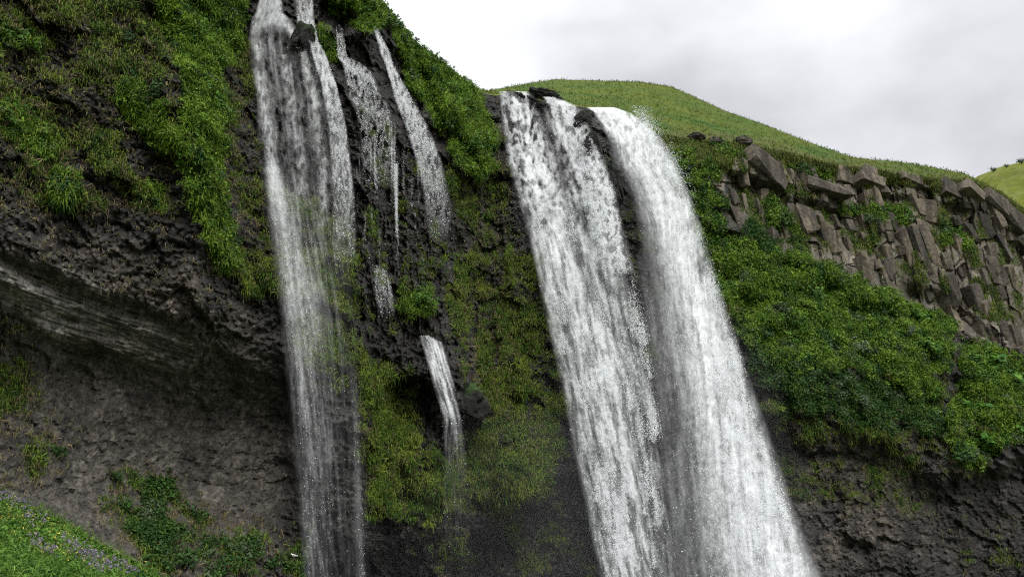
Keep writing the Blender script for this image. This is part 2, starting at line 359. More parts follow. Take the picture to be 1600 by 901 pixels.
# ------------------------------------------------------------------ what grows where
BRIGHT = [([(225,-300),(390,-300),(385,0),(378,60),(352,110),(346,200),(350,300),(372,420),(348,445),(310,385),(292,300),(268,250),(286,180),(268,90),(240,40)], 1, 16),
          ([(163,150),(200,120),(262,160),(285,230),(240,245),(200,200)], .9, 14), ([(0,150),(50,175),(88,235),(70,262),(20,235),(-20,220)], .75, 18),
          ([(-300,20),(50,45),(60,75),(0,100),(-300,100)], .7, 18), ([(75,270),(115,268),(122,300),(100,325),(78,300)], .9, 8), ([(220,290),(255,290),(260,340),(236,330)], .8, 10),
          ([(490,-200),(600,-100),(612,0),(648,58),(700,92),(738,124),(772,190),(775,262),(745,292),(720,268),(702,222),(676,196),(648,158),(628,118),(620,80),(600,40),(575,55),(545,45),(512,20)], 1, 8),
          ([(498,38),(512,45),(526,70),(524,100),(512,92),(500,60)], .9, 5), ([(605,460),(690,440),(705,480),(690,505),(655,500),(625,510)], .62, 18),
          ([(1020,205),(1060,250),(1110,285),(1130,360),(1150,370),(1240,392),(1330,430),(1420,475),(1470,500),(1490,560),(1470,640),(1440,650),(1400,610),(1330,580),(1250,590),(1190,560),(1140,500),(1100,420),(1060,320)], .97, 12),
          ([(1500,520),(1560,545),(1700,570),(1700,690),(1620,680),(1570,700),(1520,745),(1475,715),(1470,650),(1500,600)], .97, 12),
          ([(1300,310),(1345,315),(1400,322),(1440,345),(1440,362),(1390,352),(1330,345),(1300,330)], .95, 7), ([(1195,310),(1225,315),(1245,360),(1215,365),(1192,345)], .9, 7),
          ([(1225,250),(1265,250),(1300,275),(1305,292),(1280,285),(1235,282)], .85, 7), ([(1460,352),(1490,345),(1525,382),(1505,392),(1470,382)], .95, 6),
          ([(1420,470),(1500,500),(1510,545),(1450,540),(1410,500)], .8, 14), ([(1050,215),(1130,215),(1160,235),(1130,300),(1060,260)], .6, 14)]
MOSS = [([(600,830),(760,810),(880,710),(940,900),(620,901)], .55, 30), ([(1150,240),(1300,285),(1440,300),(1600,330),(1600,520),(1400,440),(1240,375),(1140,330)], .50, 20), ([(1000,200),(1060,216),(1160,228),(1140,270),(1060,250)], 1.3, 8), ([(745,650),(757,605),(775,690),(820,700),(885,680),(860,745),(800,800),(760,812),(735,770),(722,700)], 1.5, 16), ([(1180,600),(1300,640),(1440,670),(1480,720),(1400,735),(1300,700),(1200,700)], .7, 24), ([(1200,690),(1450,720),(1450,800),(1230,780)], .50, 34), ([(-300,-300),(230,-300),(270,90),(280,190),(270,260),(300,340),(240,345),(120,330),(-300,310)], .50, 30), ([(300,340),(440,400),(440,455),(380,470),(330,430)], .7, 16),
        ([(345,60),(395,60),(410,250),(440,430),(400,450),(350,300)], .5, 16), ([(555,560),(640,575),(655,700),(740,690),(745,800),(640,820),(570,800),(555,700)], .95, 24),
        ([(690,380),(850,400),(870,540),(885,640),(870,700),(780,690),(740,610),(690,500)], .8, 26), ([(740,140),(780,155),(800,290),(830,420),(760,420),(700,300)], .55, 18),
        ([(420,300),(560,300),(570,600),(470,610),(440,480)], .6, 24), ([(560,160),(700,280),(710,460),(650,560),(570,520)], .45, 24), ([(600,790),(740,700),(790,800),(700,830),(600,825)], .5, 16),
        ([(1190,540),(1260,590),(1400,610),(1480,660),(1480,730),(1400,690),(1330,672),(1250,664),(1200,700)], .6, 20), ([(1480,700),(1540,745),(1520,790),(1470,760)], .45, 14),
        ([(960,230),(1030,400),(1050,620),(1010,640),(980,500),(950,350)], .3, 18), ([(-300,560),(20,470),(50,560),(20,640),(-300,700)], .55, 14),
        ([(60,560),(120,680),(60,780),(-300,760),(-300,620)], .32, 20), ([(150,800),(180,730),(260,740),(330,800),(470,830),(480,920),(240,920)], .38, 22),
        ([(1480,820),(1600,800),(1600,901),(1480,901)], .25, 20), ([(1100,220),(1540,276),(1560,300),(1400,296),(1290,280),(1140,250)], .5, 8), ([(1080,300),(1290,340),(1330,430),(1200,385)], .55, 20)]
bright = regions(BRIGHT, PX + WX*.8, PY + WY*.8); mossy = regions(MOSS, PX + WX*1.5, PY + WY*1.5)
patch = fbm(bx/3.1, by/3.1, bz/3.1+40, 4, .55); fine = fbm(bx/.8, by/.8, bz/.9+11, 3, .6)
ledge = sstep(-.35, .45, NRM[..., 2] + .25*RELIEF + .3*patch)
veg_b = sstep(.0, .45, bright*.95 - .60 + .85*patch + .28*(ledge-.3) + .10*RELIEF + .1*fine)*sstep(.02, .3, bright)
hangp = fbm(PX/16, PY/60, 5.5, 4, .6)
wetz = regions([([(560,150),(760,150),(880,700),(760,830),(560,820)], 1, 60)], PX, PY)
mixp = patch*(1 - .6*wetz) + 1.15*hangp*wetz - .08*wetz
veg_m = np.clip(sstep(0, .7, mossy)*sstep(.0, .34, mossy*.62 - .30 + .62*mixp + .30*(ledge-.5) + .12*RELIEF + .10*fine), 0, 1)
cave = sstep(2.0, 6.5, rec); gapr = sstep(990, 1040, PX)*sstep(.10, .42, fbm(bx/3.6, by/3.6, bz/2.8 + 23, 4, .6)); veg_b = veg_b*(1 - .85*gapr); veg_m = np.clip(veg_m + .5*gapr*sstep(.1, .5, bright), 0, 1)
veg_m = veg_m*(1 - .6*cave*(PY < 700)); veg_b = veg_b*(1 - .8*cave*(PX < 500))

# ------------------------------------------------------------------ the cliff: colour of the stone itself
def C(*v): return np.array(v)
k = np.ones(PX.shape + (1,))
dark = C(.031, .029, .027)*k; tone = (.5 + .5*fbm(bx/2.2, by/2.2, bz/2.2+90, 4, .6))[..., None]
rockc = dark*(.55 + 1.0*tone) + (C(.15, .125, .10) - dark)*np.clip(pale*(.25 + 1.1*patch + .5*fine + .35*RELIEF), 0, 1)[..., None]
rockc = rockc*(1 - tuf[..., None]) + (C(.24, .225, .205)*(.45 + 1.0*tone)*(.8 + .45*strata[..., None]))*tuf[..., None]
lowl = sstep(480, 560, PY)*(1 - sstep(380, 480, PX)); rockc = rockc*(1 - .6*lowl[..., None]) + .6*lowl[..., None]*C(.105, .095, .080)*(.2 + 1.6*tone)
rockc = rockc*(.62 + .9*pebh**1.5)[..., None]
streak = fbm(PX/7, PY/140, 2.2, 3, .6)
cellt = hash2(ci[..., 0], ci[..., 1], 6)[..., None]
basc = (C(.20, .175, .14)*(.55 + .7*cellt))*(1 - sstep(.0, .35, streak + .25*(cellt[..., 0]-.5)))[..., None] + C(.055, .055, .058)*sstep(.0, .35, streak + .25*(cellt[..., 0]-.5))[..., None]
basc = basc*(.7 + .6*tone)
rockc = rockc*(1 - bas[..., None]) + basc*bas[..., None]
mossc = C(.055, .085, .012)*k + (C(.085, .080, .025) - C(.055, .085, .012))*np.clip(.5 + 1.3*fine, 0, 1)[..., None]
grnc = C(.045, .115, .018)*k
mk = (1 - tuf)*np.clip(veg_m*1.1 + .12*sstep(.1, .6, mossy)*(patch > 0), 0, 1); mk = mk[..., None]; rockc = rockc*(1 - mk*.85) + mossc*mk*.85
vk = sstep(.15, .6, veg_b)[..., None]; rockc = rockc*(1 - vk*.9) + grnc*.55*vk*.9
wet = regions([([(380,-100),(600,-100),(720,300),(720,900),(450,900),(400,300)], 1, 40), ([(770,150),(1010,180),(1280,920),(860,920)], 1, 40)], PX, PY)
rough = .85 - .5*wet*(1 - vk[..., 0])
rockc = rockc*(1 - .25*wet[..., None])

# plateau and hill behind the edge: same columns, carried back from the edge to the ridge and beyond
RIDGE = [(745,139),(762,142),(778,139),(800,135),(835,129),(870,124),(930,126),(1000,128),(1050,136),(1080,149),(1130,172),(1200,197),(1260,221),(1330,245),(1365,250),(1400,252),(1460,262),(1500,270),(1512,273),(1530,283),(1560,299),(1600,329),(1850,405)]
ra, rt = zip(*[(float(a), float(b)) for a, b in (ray(px, py) for px, py in RIDGE)])
NB = 90
tb = np.linspace(0, 1, NB)[1:, None]
px_e = project(world(ta_c, edge_t(ta_c), edge_r(ta_c)))[0]
back = pl(px_e, [(-300,25),(700,22),(780,30),(870,60),(1080,55),(1300,30),(1500,9),(1600,6),(1900,6)])
r1, tr_, te_ = edge_r(ta_c), np.interp(ta_c, ra, rt), edge_t(ta_c)
flat_t = (60.0 + 1.0 - CAMZ)/(r1 + back); use = sstep(735, 752, px_e)
flat_t = np.minimum(flat_t, te_ - .004)
tr_ = flat_t*(1-use) + np.maximum(tr_, te_ + .0005)*use
Rh = np.concatenate([r1 + back*tb, (r1 + back)[None] + np.array([3, 8, 20, 45, 90])[:, None]])
prof = 1 - (1 - tb)**1.15
Th = te_ + (tr_ - te_)*prof
zr = (r1 + back)*tr_
Th = np.concatenate([Th, (zr[None] - np.array([.3, 1.2, 4, 9, 18])[:, None])/Rh[NB-1:]])
TAh = np.repeat(ta_c[None], len(Rh), 0)
Hb = world(TAh, Th, Rh)
hn = fbm(Hb[..., 0]/6, Hb[..., 1]/6, 2.0, 4)*.55 + fbm(Hb[..., 0]/1.6, Hb[..., 1]/1.6, 7.0, 3)*.16
fr = np.concatenate([np.sin(np.pi*np.clip(tb, 0, 1)), np.zeros((5, 1))])
Hb[..., 2] += hn*(.25 + .75*fr)*pl(px_e, [(-300,1),(1300,1),(1600,.5)])[None]
Hb = np.concatenate([P[-1:], Hb]); PXh, PYh = project(Hb)
hp = fbm(Hb[..., 0]/9, Hb[..., 1]/9, Hb[..., 2]/9+5, 4, .6)[..., None]; hp2 = fbm(Hb[..., 0]/1.2, Hb[..., 1]/1.2, Hb[..., 2]/1.2, 3, .6)[..., None]
hillc = C(.046, .086, .011) + np.clip(.5+hp, 0, 1)*C(.04, .018, .006) - np.clip(-hp, 0, 1)*C(.025, .02, .005) + hp2*.022 - .014*np.clip(np.sin(Hb[..., 2:3]*2.6 + hp*5 + Hb[..., 0:1]*.12), .2, 1)*np.clip(.4 + hp*1.5, 0, 1)
brown = regions([([(1040,205),(1130,205),(1250,230),(1340,252),(1480,268),(1530,282),(1530,300),(1400,285),(1250,262),(1100,240),(1040,225)], 1, 14)], PXh, PYh)*np.clip(.5 + 1.2*hp2[..., 0] + hp[..., 0], 0, 1)
hillc = hillc*(1 - .7*brown[..., None]) + C(.065, .055, .028)*.7*brown[..., None]

def grid_faces(nr, nc):
    i = np.arange(nr-1)[:, None]*nc + np.arange(nc-1)[None]
    return np.stack([i, i+1, i+nc+1, i+nc], -1).reshape(-1, 4)
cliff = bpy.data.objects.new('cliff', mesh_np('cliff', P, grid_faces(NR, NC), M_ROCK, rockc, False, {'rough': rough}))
link(cliff, kind='structure', label='dark basalt cliff streaked with moss behind the waterfalls')
hill = bpy.data.objects.new('hill', mesh_np('hill', Hb, grid_faces(len(Hb), NC), M_HILL, hillc, True))
link(hill, kind='structure', label='rounded green grassy hill rising behind the cliff top')

# ------------------------------------------------------------------ ground, pool, far hill
a_ = np.linspace(0, 2*np.pi, 97)[:-1]; rr = np.array([0, 20, 60, 150, 500, 2500, 9000])
gv = np.stack([np.outer(rr, np.sin(a_)), np.outer(rr, np.cos(a_)), np.zeros((len(rr), 96))], -1)
gi = np.arange(6)[:, None]*96 + np.arange(96)[None]; gj = np.arange(6)[:, None]*96 + (np.arange(96)[None]+1) % 96
link(bpy.data.objects.new('ground', mesh_np('ground', gv, np.stack([gi, gi+96, gj+96, gj], -1).reshape(-1, 4), plain_mat('ground_turf', (.06, .075, .025), .95, .4, .3), smooth=True)), kind='structure', label='flat grassy plain around the pool')
m_pool, t = mat_new('pool_water'); o = node(t, 'ShaderNodeOutputMaterial'); b = node(t, 'ShaderNodeBsdfPrincipled'); b.inputs['Base Color'].default_value = (.05, .06, .06, 1); b.inputs['Roughness'].default_value = .12
nn = node(t, 'ShaderNodeTexNoise'); nn.inputs['Scale'].default_value = .8; bp = node(t, 'ShaderNodeBump'); bp.inputs['Strength'].default_value = .5; tcn = node(t, 'ShaderNodeTexCoord')
t.links.new(tcn.outputs['Object'], nn.inputs[0]); t.links.new(nn.outputs[0], bp.inputs['Height']); t.links.new(bp.outputs[0], b.inputs['Normal']); t.links.new(b.outputs[0], o.inputs[0])
aa = np.linspace(0, 2*np.pi, 65)[:-1]; rad = 1 + .12*np.sin(3*aa) + .07*np.cos(5*aa+1)
pv = np.concatenate([[[8, 74, .02]], np.stack([8 + 30*rad*np.cos(aa), 74 + 20*rad*np.sin(aa), np.full(64, .02)], -1)])
link(bpy.data.objects.new('pool', mesh_np('pool', pv, np.stack([np.zeros(64, int), 1+np.arange(64), 1+(np.arange(64)+1) % 64], -1), m_pool)), kind='structure', label='plunge pool under the waterfalls')

fa = np.linspace(float(ray(1380, 300)[0]), float(ray(1950, 300)[0]), 160)
FR = [(1380,330),(1490,300),(1528,275),(1545,268),(1562,261),(1580,257),(1600,252),(1700,228),(1950,170)]
fpa, fpt = zip(*[(float(a), float(b)) for a, b in (ray(px, py) for px, py in FR)])
ft = np.interp(fa, fpa, fpt); tt = np.linspace(0, 1, 90)[:, None]
Fr = 215 + 100*tt + 0*fa; Ft = ft*(.25 + .75*np.clip(tt*1.1, 0, 1)**.8); Fp = world(np.repeat(fa[None], 90, 0), Ft, Fr)
Fp[..., 2] += (fbm(Fp[..., 0]/9, Fp[..., 1]/9, 1, 4)*2.2 + fbm(Fp[..., 0]/2.5, Fp[..., 1]/2.5, 6, 3)*.6)*np.sin(np.pi*np.clip(tt*1.1, 0, 1))
fh = fbm(Fp[..., 0]/10, Fp[..., 1]/10, 4, 4, .6)[..., None]; fh2 = fbm(Fp[..., 0]/3, Fp[..., 1]/3, Fp[..., 2]/1.5, 3, .6)[..., None]
link(bpy.data.objects.new('far_hill', mesh_np('far_hill', Fp, grid_faces(90, 160), M_HILL, C(.12, .135, .03) + fh*.04 + fh2*.03, True)), kind='structure', label='distant grassy hillside at the right edge')

# ------------------------------------------------------------------ ground cover: blades and leaves
def pick(dens, n, gen):
    c = np.cumsum(dens.ravel()); i = np.searchsorted(c, gen.random(n)*c[-1]); i = np.minimum(i, dens.size-1); return np.unravel_index(i, dens.shape)
def frame(n, gen):
    t = gen.normal(size=n.shape); a = unit(np.cross(n, t)); return a, np.cross(n, a)
def tufts(base, nrm, ln, wd, k, droop, gen, col, cvar=.25, spread=.7, rootjit=.12):
    """k blades from each base; each blade two triangles bent over by its weight"""
    n = len(base); b = np.repeat(base, k, 0); nn_ = np.repeat(nrm, k, 0); l = np.repeat(ln, k)*(.6 + .7*gen.random(n*k)); w_ = wd*(.7 + .6*gen.random(n*k))
    d = unit(nn_*.8 + gen.normal(size=b.shape)*spread + np.array([0, 0, .35]))
    b = b + gen.normal(size=b.shape)*rootjit
    side = unit(np.cross(d, gen.normal(size=b.shape)))
    dr = np.repeat(droop, k)
    mid = b + d*(l*.55)[:, None]; tip = mid + unit(d + np.array([0, 0, -1.0])*dr[:, None])*(l*.55)[:, None]
    V = np.stack([b - side*w_[:, None]*.5, b + side*w_[:, None]*.5, mid + side*w_[:, None]*.38, mid - side*w_[:, None]*.38, tip], 1)
    i = np.arange(n*k)[:, None]*5
    F = np.concatenate([i + [0, 1, 2], i + [0, 2, 3], i + [3, 2, 4]])
    c = np.repeat(col, k, 0)*(1 + cvar*gen.normal(size=(n*k, 1))); c = np.clip(c, .004, .9)
    return V.reshape(-1, 3), F, np.repeat(c, 5, 0)
def leafclumps(base, nrm, rad, size, k, gen, col, cvar=.28, flat=.5):
    """k pointed leaves (two triangles, folded on the midrib) on a half ball over each base"""
    n = len(base); b = np.repeat(base, k, 0); nn_ = np.repeat(nrm, k, 0); rr_ = np.repeat(rad, k)
    d = gen.normal(size=b.shape); d = unit(d + nn_*.9)
    c0 = b + d*(rr_*gen.random(n*k)**.45)[:, None]
    up = unit(d*.6 + np.array([0, 0, .55]) + gen.normal(size=b.shape)*flat)
    a, s2 = frame(up, gen); sz = np.repeat(size, k)*(.6 + .8*gen.random(n*k))
    V = np.stack([c0 - a*sz[:, None]*.5, c0 + s2*sz[:, None]*.32 - up*sz[:, None]*.12, c0 + a*sz[:, None]*.55 - up*sz[:, None]*.1, c0 - s2*sz[:, None]*.32 - up*sz[:, None]*.12], 1)
    i = np.arange(n*k)[:, None]*4; F = np.concatenate([i + [0, 1, 2], i + [0, 2, 3]])
    c = np.repeat(col, k, 0)*(1 + cvar*gen.normal(size=(n*k, 1))); c = np.clip(c, .004, .9)
    return V.reshape(-1, 3), F, np.repeat(c, 4, 0)
def stuff(name, data, mat, label, parent=None, cat=None):
    V, F, c = data; o = bpy.data.objects.new(name, mesh_np(name, V, F, mat, c)); return link(o, label=label, kind='stuff', parent=parent, cat=cat)
def jitter_pick(dens, n, gen):
    i, j = pick(dens[:-1, :-1], n, gen); u, v = gen.random((n, 1)), gen.random((n, 1))
    p = (P[i,j]*(1-u)+P[i,j+1]*u)*(1-v)+(P[i+1,j]*(1-u)+P[i+1,j+1]*u)*v
    return p, NRM[i, j], i, j
def tint(p, a, b, sc, off=0., gen=None):
    f = np.clip(.5 + 1.1*fbm(p[:, 0]/sc, p[:, 1]/sc, p[:, 2]/sc+off, 3), 0, 1)[:, None]; return np.array(a)*(1-f) + np.array(b)*f

infr = ((PX > -90) & (PX < 1690) & (PY > -90) & (PY < 960)).astype(float)
side_r = sstep(980, 1040, PX)
gen = np.random.default_rng(21)
# leafy cover
p, n, i, j = jitter_pick(veg_b*infr*(.30 + .70*side_r), 30000, gen)
col = tint(p, (.034, .100, .013), (.175, .28, .028), 2.2, 3); sp = fbm(p[:, 0]/3.0, p[:, 1]/3.0, p[:, 2]/3.0 + 60, 2)
col = np.where((sp > .28)[:, None], tint(p, (.02, .065, .016), (.04, .10, .022), 1.5), col); col = np.where((sp < -.36)[:, None], tint(p, (.06, .105, .04), (.11, .16, .07), 1.5), col); dk = gen.random((len(p), 1)) < .12; col = np.where(dk, col*.5, col)
stuff('leafy_ground_cover', leafclumps(p + n*(.05 + .5*gen.random((len(p), 1))**2), n, (.22 + .42*gen.random(len(p))**2), (.13 + .16*gen.random(len(p))), 13, gen, col), M_LEAF, 'bright green leafy plants covering the cliff ledges')
# grass on bright patches
p, n, i, j = jitter_pick(veg_b*infr*(1 - .25*side_r), 44000, gen)
col = tint(p, (.080, .165, .016), (.20, .31, .034), 3.2, 8)
stuff('hanging_grass', tufts(p, n, (.22 + .62*gen.random(len(p))), .052, 5, 2.3*np.ones(len(p)), gen, col), M_GRASS, 'long bright grass hanging down the cliff face')
# olive and brown moss
p, n, i, j = jitter_pick(veg_m*infr, 56000, gen)
col = tint(p, (.046, .100, .011), (.140, .185, .026), 1.8, 13); br = gen.random((len(p), 1)) < .12; col = np.where(br, np.array([.12, .095, .05]), col)
stuff('moss', tufts(p, n, .25 + .55*gen.random(len(p))**1.5, .07, 4, 3.0*np.ones(len(p)), gen, col, .3, .6), M_GRASS, 'olive and brown moss clinging to the wet rock')
# dark herbs among the moss
p, n, i, j = jitter_pick(veg_m*infr*sstep(.0, .3, patch)*(1-wet*.6), 14000, gen)
col = tint(p, (.022, .055, .016), (.05, .09, .022), 2.0, 31)
stuff('dark_herbs', leafclumps(p + n*.05, n, .15 + .3*gen.random(len(p)), .17*np.ones(len(p)), 8, gen, col), M_LEAF, 'dark green herbs rooted among the moss')
# darker leafy species hanging under the right slope and in the gully on the left
dl = regions([([(1170,520),(1260,570),(1400,590),(1450,620),(1485,690),(1400,690),(1300,655),(1215,660),(1180,600)], 1, 22), ([(160,790),(190,735),(260,750),(330,810),(470,840),(480,930),(220,930)], .42, 40), ([(1230,660),(1480,700),(1600,720),(1600,800),(1240,760)], .25, 30), ([(1090,260),(1150,330),(1240,380),(1200,400),(1110,350)], .7, 16)], PX + WX, PY + WY)
dl = sstep(.05, .5, dl*.9 - .5 + .8*patch + .3*(ledge-.3) + .25*fine)*sstep(.02, .2, dl)
p, n, i, j = jitter_pick(dl*infr, 9000, gen)
col = tint(p, (.018, .055, .012), (.055, .12, .022), 2.0, 41); sp = fbm(p[:, 0]/2.6, p[:, 1]/2.6, p[:, 2]/2.6 + 70, 2); col = np.where((sp > .3)[:, None], tint(p, (.06, .10, .045), (.11, .155, .08), 1.5), col)
stuff('dark_leafy_plants', leafclumps(p + n*(.05 + .4*gen.random((len(p), 1))), n, .2 + .3*gen.random(len(p)), .14 + .12*gen.random(len(p)), 11, gen, col), M_LEAF, 'dark leafy plants hanging below the right slope and in the left gully')
# pale dry tufts on the dark ledges
p, n, i, j = jitter_pick(infr*(1-wet)*(1-cave)*sstep(.1, .6, ledge)*(np.clip(mossy, 0, 1) + .15*(PX < 450)*(PY < 480))*(1 - .5*bas) + infr*side_r*(.25*veg_b + .9*gapr*(bright > .2)), 8000, gen)
col = tint(p, (.11, .10, .045), (.22, .18, .095), 1.5, 19)
stuff('dry_grass', tufts(p, n, .25 + .5*gen.random(len(p)), .06, 6, 2.4*np.ones(len(p)), gen, col), M_GRASS, 'small pale dry grass tufts on the dark rock ledges')
# turf edge and hill grass
hd = np.zeros(Hb.shape[:2]); ok = (PXh > 735) & (PXh < 1680); hd[:NB+2] = 1; hd *= ok
dist = np.linalg.norm(Hb, axis=-1); vis = np.abs(np.gradient(PYh, axis=0)) + .08
hd = hd*vis; hd[NB-5:NB+2] *= 4
i, j = pick(hd[:-1, :-1], 45000, gen); u, v = gen.random((len(i), 1)), gen.random((len(i), 1))
p = (Hb[i,j]*(1-u)+Hb[i,j+1]*u)*(1-v)+(Hb[i+1,j]*(1-u)+Hb[i+1,j+1]*u)*v
col = hillc[i, j]*(1.05 + .12*gen.normal(size=(len(p), 1)))
up = np.tile([0, 0, 1.0], (len(p), 1))
stuff('hill_grass', tufts(p - up*.05, up, (.2 + .3*gen.random(len(p))**2), .08, 3, .5*np.ones(len(p)), gen, np.clip(col, .01, 1), .25, .5), M_GRASS, 'short olive grass covering the hill')

# shaggy turf lip hanging over the edge of the rock face
d_ = np.zeros(PX.shape); d_[-14:] = 1; d_ *= infr*(PX > 1000)
p, n, i, j = jitter_pick(d_, 7000, gen); col = tint(p, (.05, .085, .014), (.12, .125, .03), 1.6, 17)
stuff('turf_lip', tufts(p, unit(n + np.array([0, 0, .8])), .35 + .45*gen.random(7000), .09, 5, 2.2*np.ones(7000), gen, col), M_GRASS, 'shaggy brown green turf hanging over the edge of the rock face')

# ------------------------------------------------------------------ near bank with flowers, lower left
BK = [(-400,680),(-100,745),(0,787),(60,817),(120,846),(190,887),(235,908),(330,960)]
bka, bkt = zip(*[(float(a), float(b)) for a, b in (ray(px, py) for px, py in BK)])
ba = np.linspace(bka[0], bka[-1], 220); bt = np.interp(ba, bka, bkt)
q = np.linspace(0, 1, 120)[:, None]
Rk = 9 + 19*q + 0*ba; zc = 28*bt
zk = (-2.6 + (zc + 2.6)*q**1.25)
Bk = world(np.repeat(ba[None], 120, 0), zk/Rk, Rk)
extra = np.array([1.5, 4, 8])[:, None]; Rx = 28 + extra + 0*ba; Bx = world(np.repeat(ba[None], 3, 0), (zc - extra*.6 - .1)/Rx, Rx)
Bk = np.concatenate([Bk, Bx]); Bk[..., 2] += fbm(Bk[..., 0]/2.2, Bk[..., 1]/2.2, 3, 3)*.16
link(bpy.data.objects.new('grass_bank', mesh_np('grass_bank', Bk, grid_faces(123, 220), M_HILL, np.tile(C(.03, .07, .012), (123*220, 1)), True)), kind='structure', label='near grassy bank in the lower left corner')
bpx, bpy_ = project(Bk)
bv = ((bpx > -60) & (bpx < 330) & (bpy_ > 740) & (bpy_ < 940)).astype(float)*(np.abs(np.gradient(bpy_, axis=0))+.15)
i, j = pick(bv[:-1, :-1], 9000, gen); p = Bk[i, j] + gen.normal(size=(9000, 3))*[.06, .06, .02]
up = np.tile([0, -.25, 1.0], (9000, 1)); col = tint(p, (.035, .10, .012), (.105, .22, .028), 1.3, 2)
stuff('bank_herbs', leafclumps(p + up*.08, up, .17*np.ones(9000), .085*np.ones(9000), 12, gen, col), M_LEAF, 'lush bright green herbs covering the near bank')
i, j = pick(bv[:-1, :-1], 5000, gen); p = Bk[i, j]; col = tint(p, (.07, .15, .02), (.14, .23, .04), 1.0, 6)
stuff('bank_grass', tufts(p, up[:5000], .30*np.ones(5000), .018, 5, .7*np.ones(5000), gen, col), M_GRASS, 'tall thin grass blades along the near bank')
def flowers(name, polys, n, colr, size, label, k=9):
    d = regions([(pp, 1, 8) for pp in polys], bpx, bpy_)*bv
    i, j = pick(d[:-1, :-1], n, gen); p = Bk[i, j] + gen.normal(size=(n, 3))*.05 + np.array([0, 0, .28])
    c = np.array(colr)*(1 + .2*gen.normal(size=(n, 1)))
    stuff(name, leafclumps(p, np.tile([0, 0, 1.0], (n, 1)), size*1.6*np.ones(n), size*np.ones(n), k, gen, np.clip(c, .02, 1), .2), M_LEAF, label)
flowers('purple_flowers', [[(92,852),(108,858),(130,872),(165,888),(200,899),(215,906),(150,906),(128,893),(108,878)], [(0,778),(12,783),(24,796),(40,815),(52,828),(46,830),(30,812),(12,798),(0,792)], [(44,858),(58,858),(62,864),(48,866)], [(50,870),(66,872),(82,882),(76,886),(56,876)], [(58,820),(70,826),(64,830)]],
        420, (.25, .19, .31), .045, 'small lilac flowers in drifts on the near bank')
flowers('yellow_flowers', [[(0,790),(60,820),(120,848),(190,888),(230,906),(150,906),(60,880),(0,850)]], 260, (.55, .50, .10), .035, 'scattered small yellow flowers on the near bank', 5)

# ------------------------------------------------------------------ water: drops as a cloud of round points, over a thin veil
m_w, t = mat_new('white_water'); o = node(t, 'ShaderNodeOutputMaterial'); b = node(t, 'ShaderNodeBsdfDiffuse'); b.inputs[0].default_value = (.90, .92, .94, 1)
tr = node(t, 'ShaderNodeBsdfTranslucent'); tr.inputs[0].default_value = (.90, .92, .94, 1); mx = node(t, 'ShaderNodeMixShader'); mx.inputs[0].default_value = .3
t.links.new(b.outputs[0], mx.inputs[1]); t.links.new(tr.outputs[0], mx.inputs[2]); t.links.new(mx.outputs[0], o.inputs[0]); M_WATER = m_w
m_v, t = mat_new('streaming_water'); o = node(t, 'ShaderNodeOutputMaterial'); b = node(t, 'ShaderNodeBsdfDiffuse'); b.inputs[0].default_value = (.90, .92, .94, 1)
tl = node(t, 'ShaderNodeBsdfTranslucent'); tl.inputs[0].default_value = (.90, .92, .94, 1); ml = node(t, 'ShaderNodeMixShader'); ml.inputs[0].default_value = .35
tp = node(t, 'ShaderNodeBsdfTransparent'); mx = node(t, 'ShaderNodeMixShader'); at_ = lambda n_: node(t, 'ShaderNodeAttribute', attribute_name=n_).outputs['Fac']
def mn(op, a_, b_):
    n_ = node(t, 'ShaderNodeMath', operation=op)
    for q_, v_ in enumerate((a_, b_)):
        if isinstance(v_, (int, float)): n_.inputs[q_].default_value = v_
        else: t.links.new(v_, n_.inputs[q_])
    return n_.outputs[0]
du_, dv_, sd_ = at_('across'), at_('along'), at_('layer')
def streak_noise(fx, fy, lo, hi, olo, ohi, det=4):
    cx = node(t, 'ShaderNodeCombineXYZ'); t.links.new(mn('MULTIPLY', du_, fx), cx.inputs[0]); t.links.new(mn('MULTIPLY', dv_, fy), cx.inputs[1]); t.links.new(sd_, cx.inputs[2])
    nz_ = node(t, 'ShaderNodeTexNoise'); nz_.inputs['Scale'].default_value = 1; nz_.inputs['Detail'].default_value = det; nz_.inputs['Roughness'].default_value = .6; t.links.new(cx.outputs[0], nz_.inputs[0])
    r_ = node(t, 'ShaderNodeMapRange'); r_.inputs[1].default_value, r_.inputs[2].default_value, r_.inputs[3].default_value, r_.inputs[4].default_value = lo, hi, olo, ohi; t.links.new(nz_.outputs[0], r_.inputs[0]); return r_.outputs[0]
al = mn('MULTIPLY', mn('MULTIPLY', at_('alpha'), streak_noise(1.5, .13, .32, .68, .25, 1.55)), mn('MULTIPLY', streak_noise(4.5, 2.2, .36, .64, .55, 1.4), streak_noise(.8, .55, .3, .7, .7, 1.3)))
al = mn('MINIMUM', mn('MAXIMUM', al, 0.0), 1.0)
t.links.new(b.outputs[0], ml.inputs[1]); t.links.new(tl.outputs[0], ml.inputs[2])
t.links.new(al, mx.inputs[0]); t.links.new(tp.outputs[0], mx.inputs[1]); t.links.new(ml.outputs[0], mx.inputs[2]); t.links.new(mx.outputs[0], o.inputs[0]); M_VEIL = m_v
ng = bpy.data.node_groups.new('drops', 'GeometryNodeTree')
ng.interface.new_socket('Geometry', in_out='INPUT', socket_type='NodeSocketGeometry'); ng.interface.new_socket('Geometry', in_out='OUTPUT', socket_type='NodeSocketGeometry')
gi_, go_ = node(ng, 'NodeGroupInput'), node(ng, 'NodeGroupOutput'); mpn = node(ng, 'GeometryNodeMeshToPoints'); sm = node(ng, 'GeometryNodeSetMaterial'); na = node(ng, 'GeometryNodeInputNamedAttribute', data_type='FLOAT')
na.inputs['Name'].default_value = 'rad'; sm.inputs['Material'].default_value = M_WATER
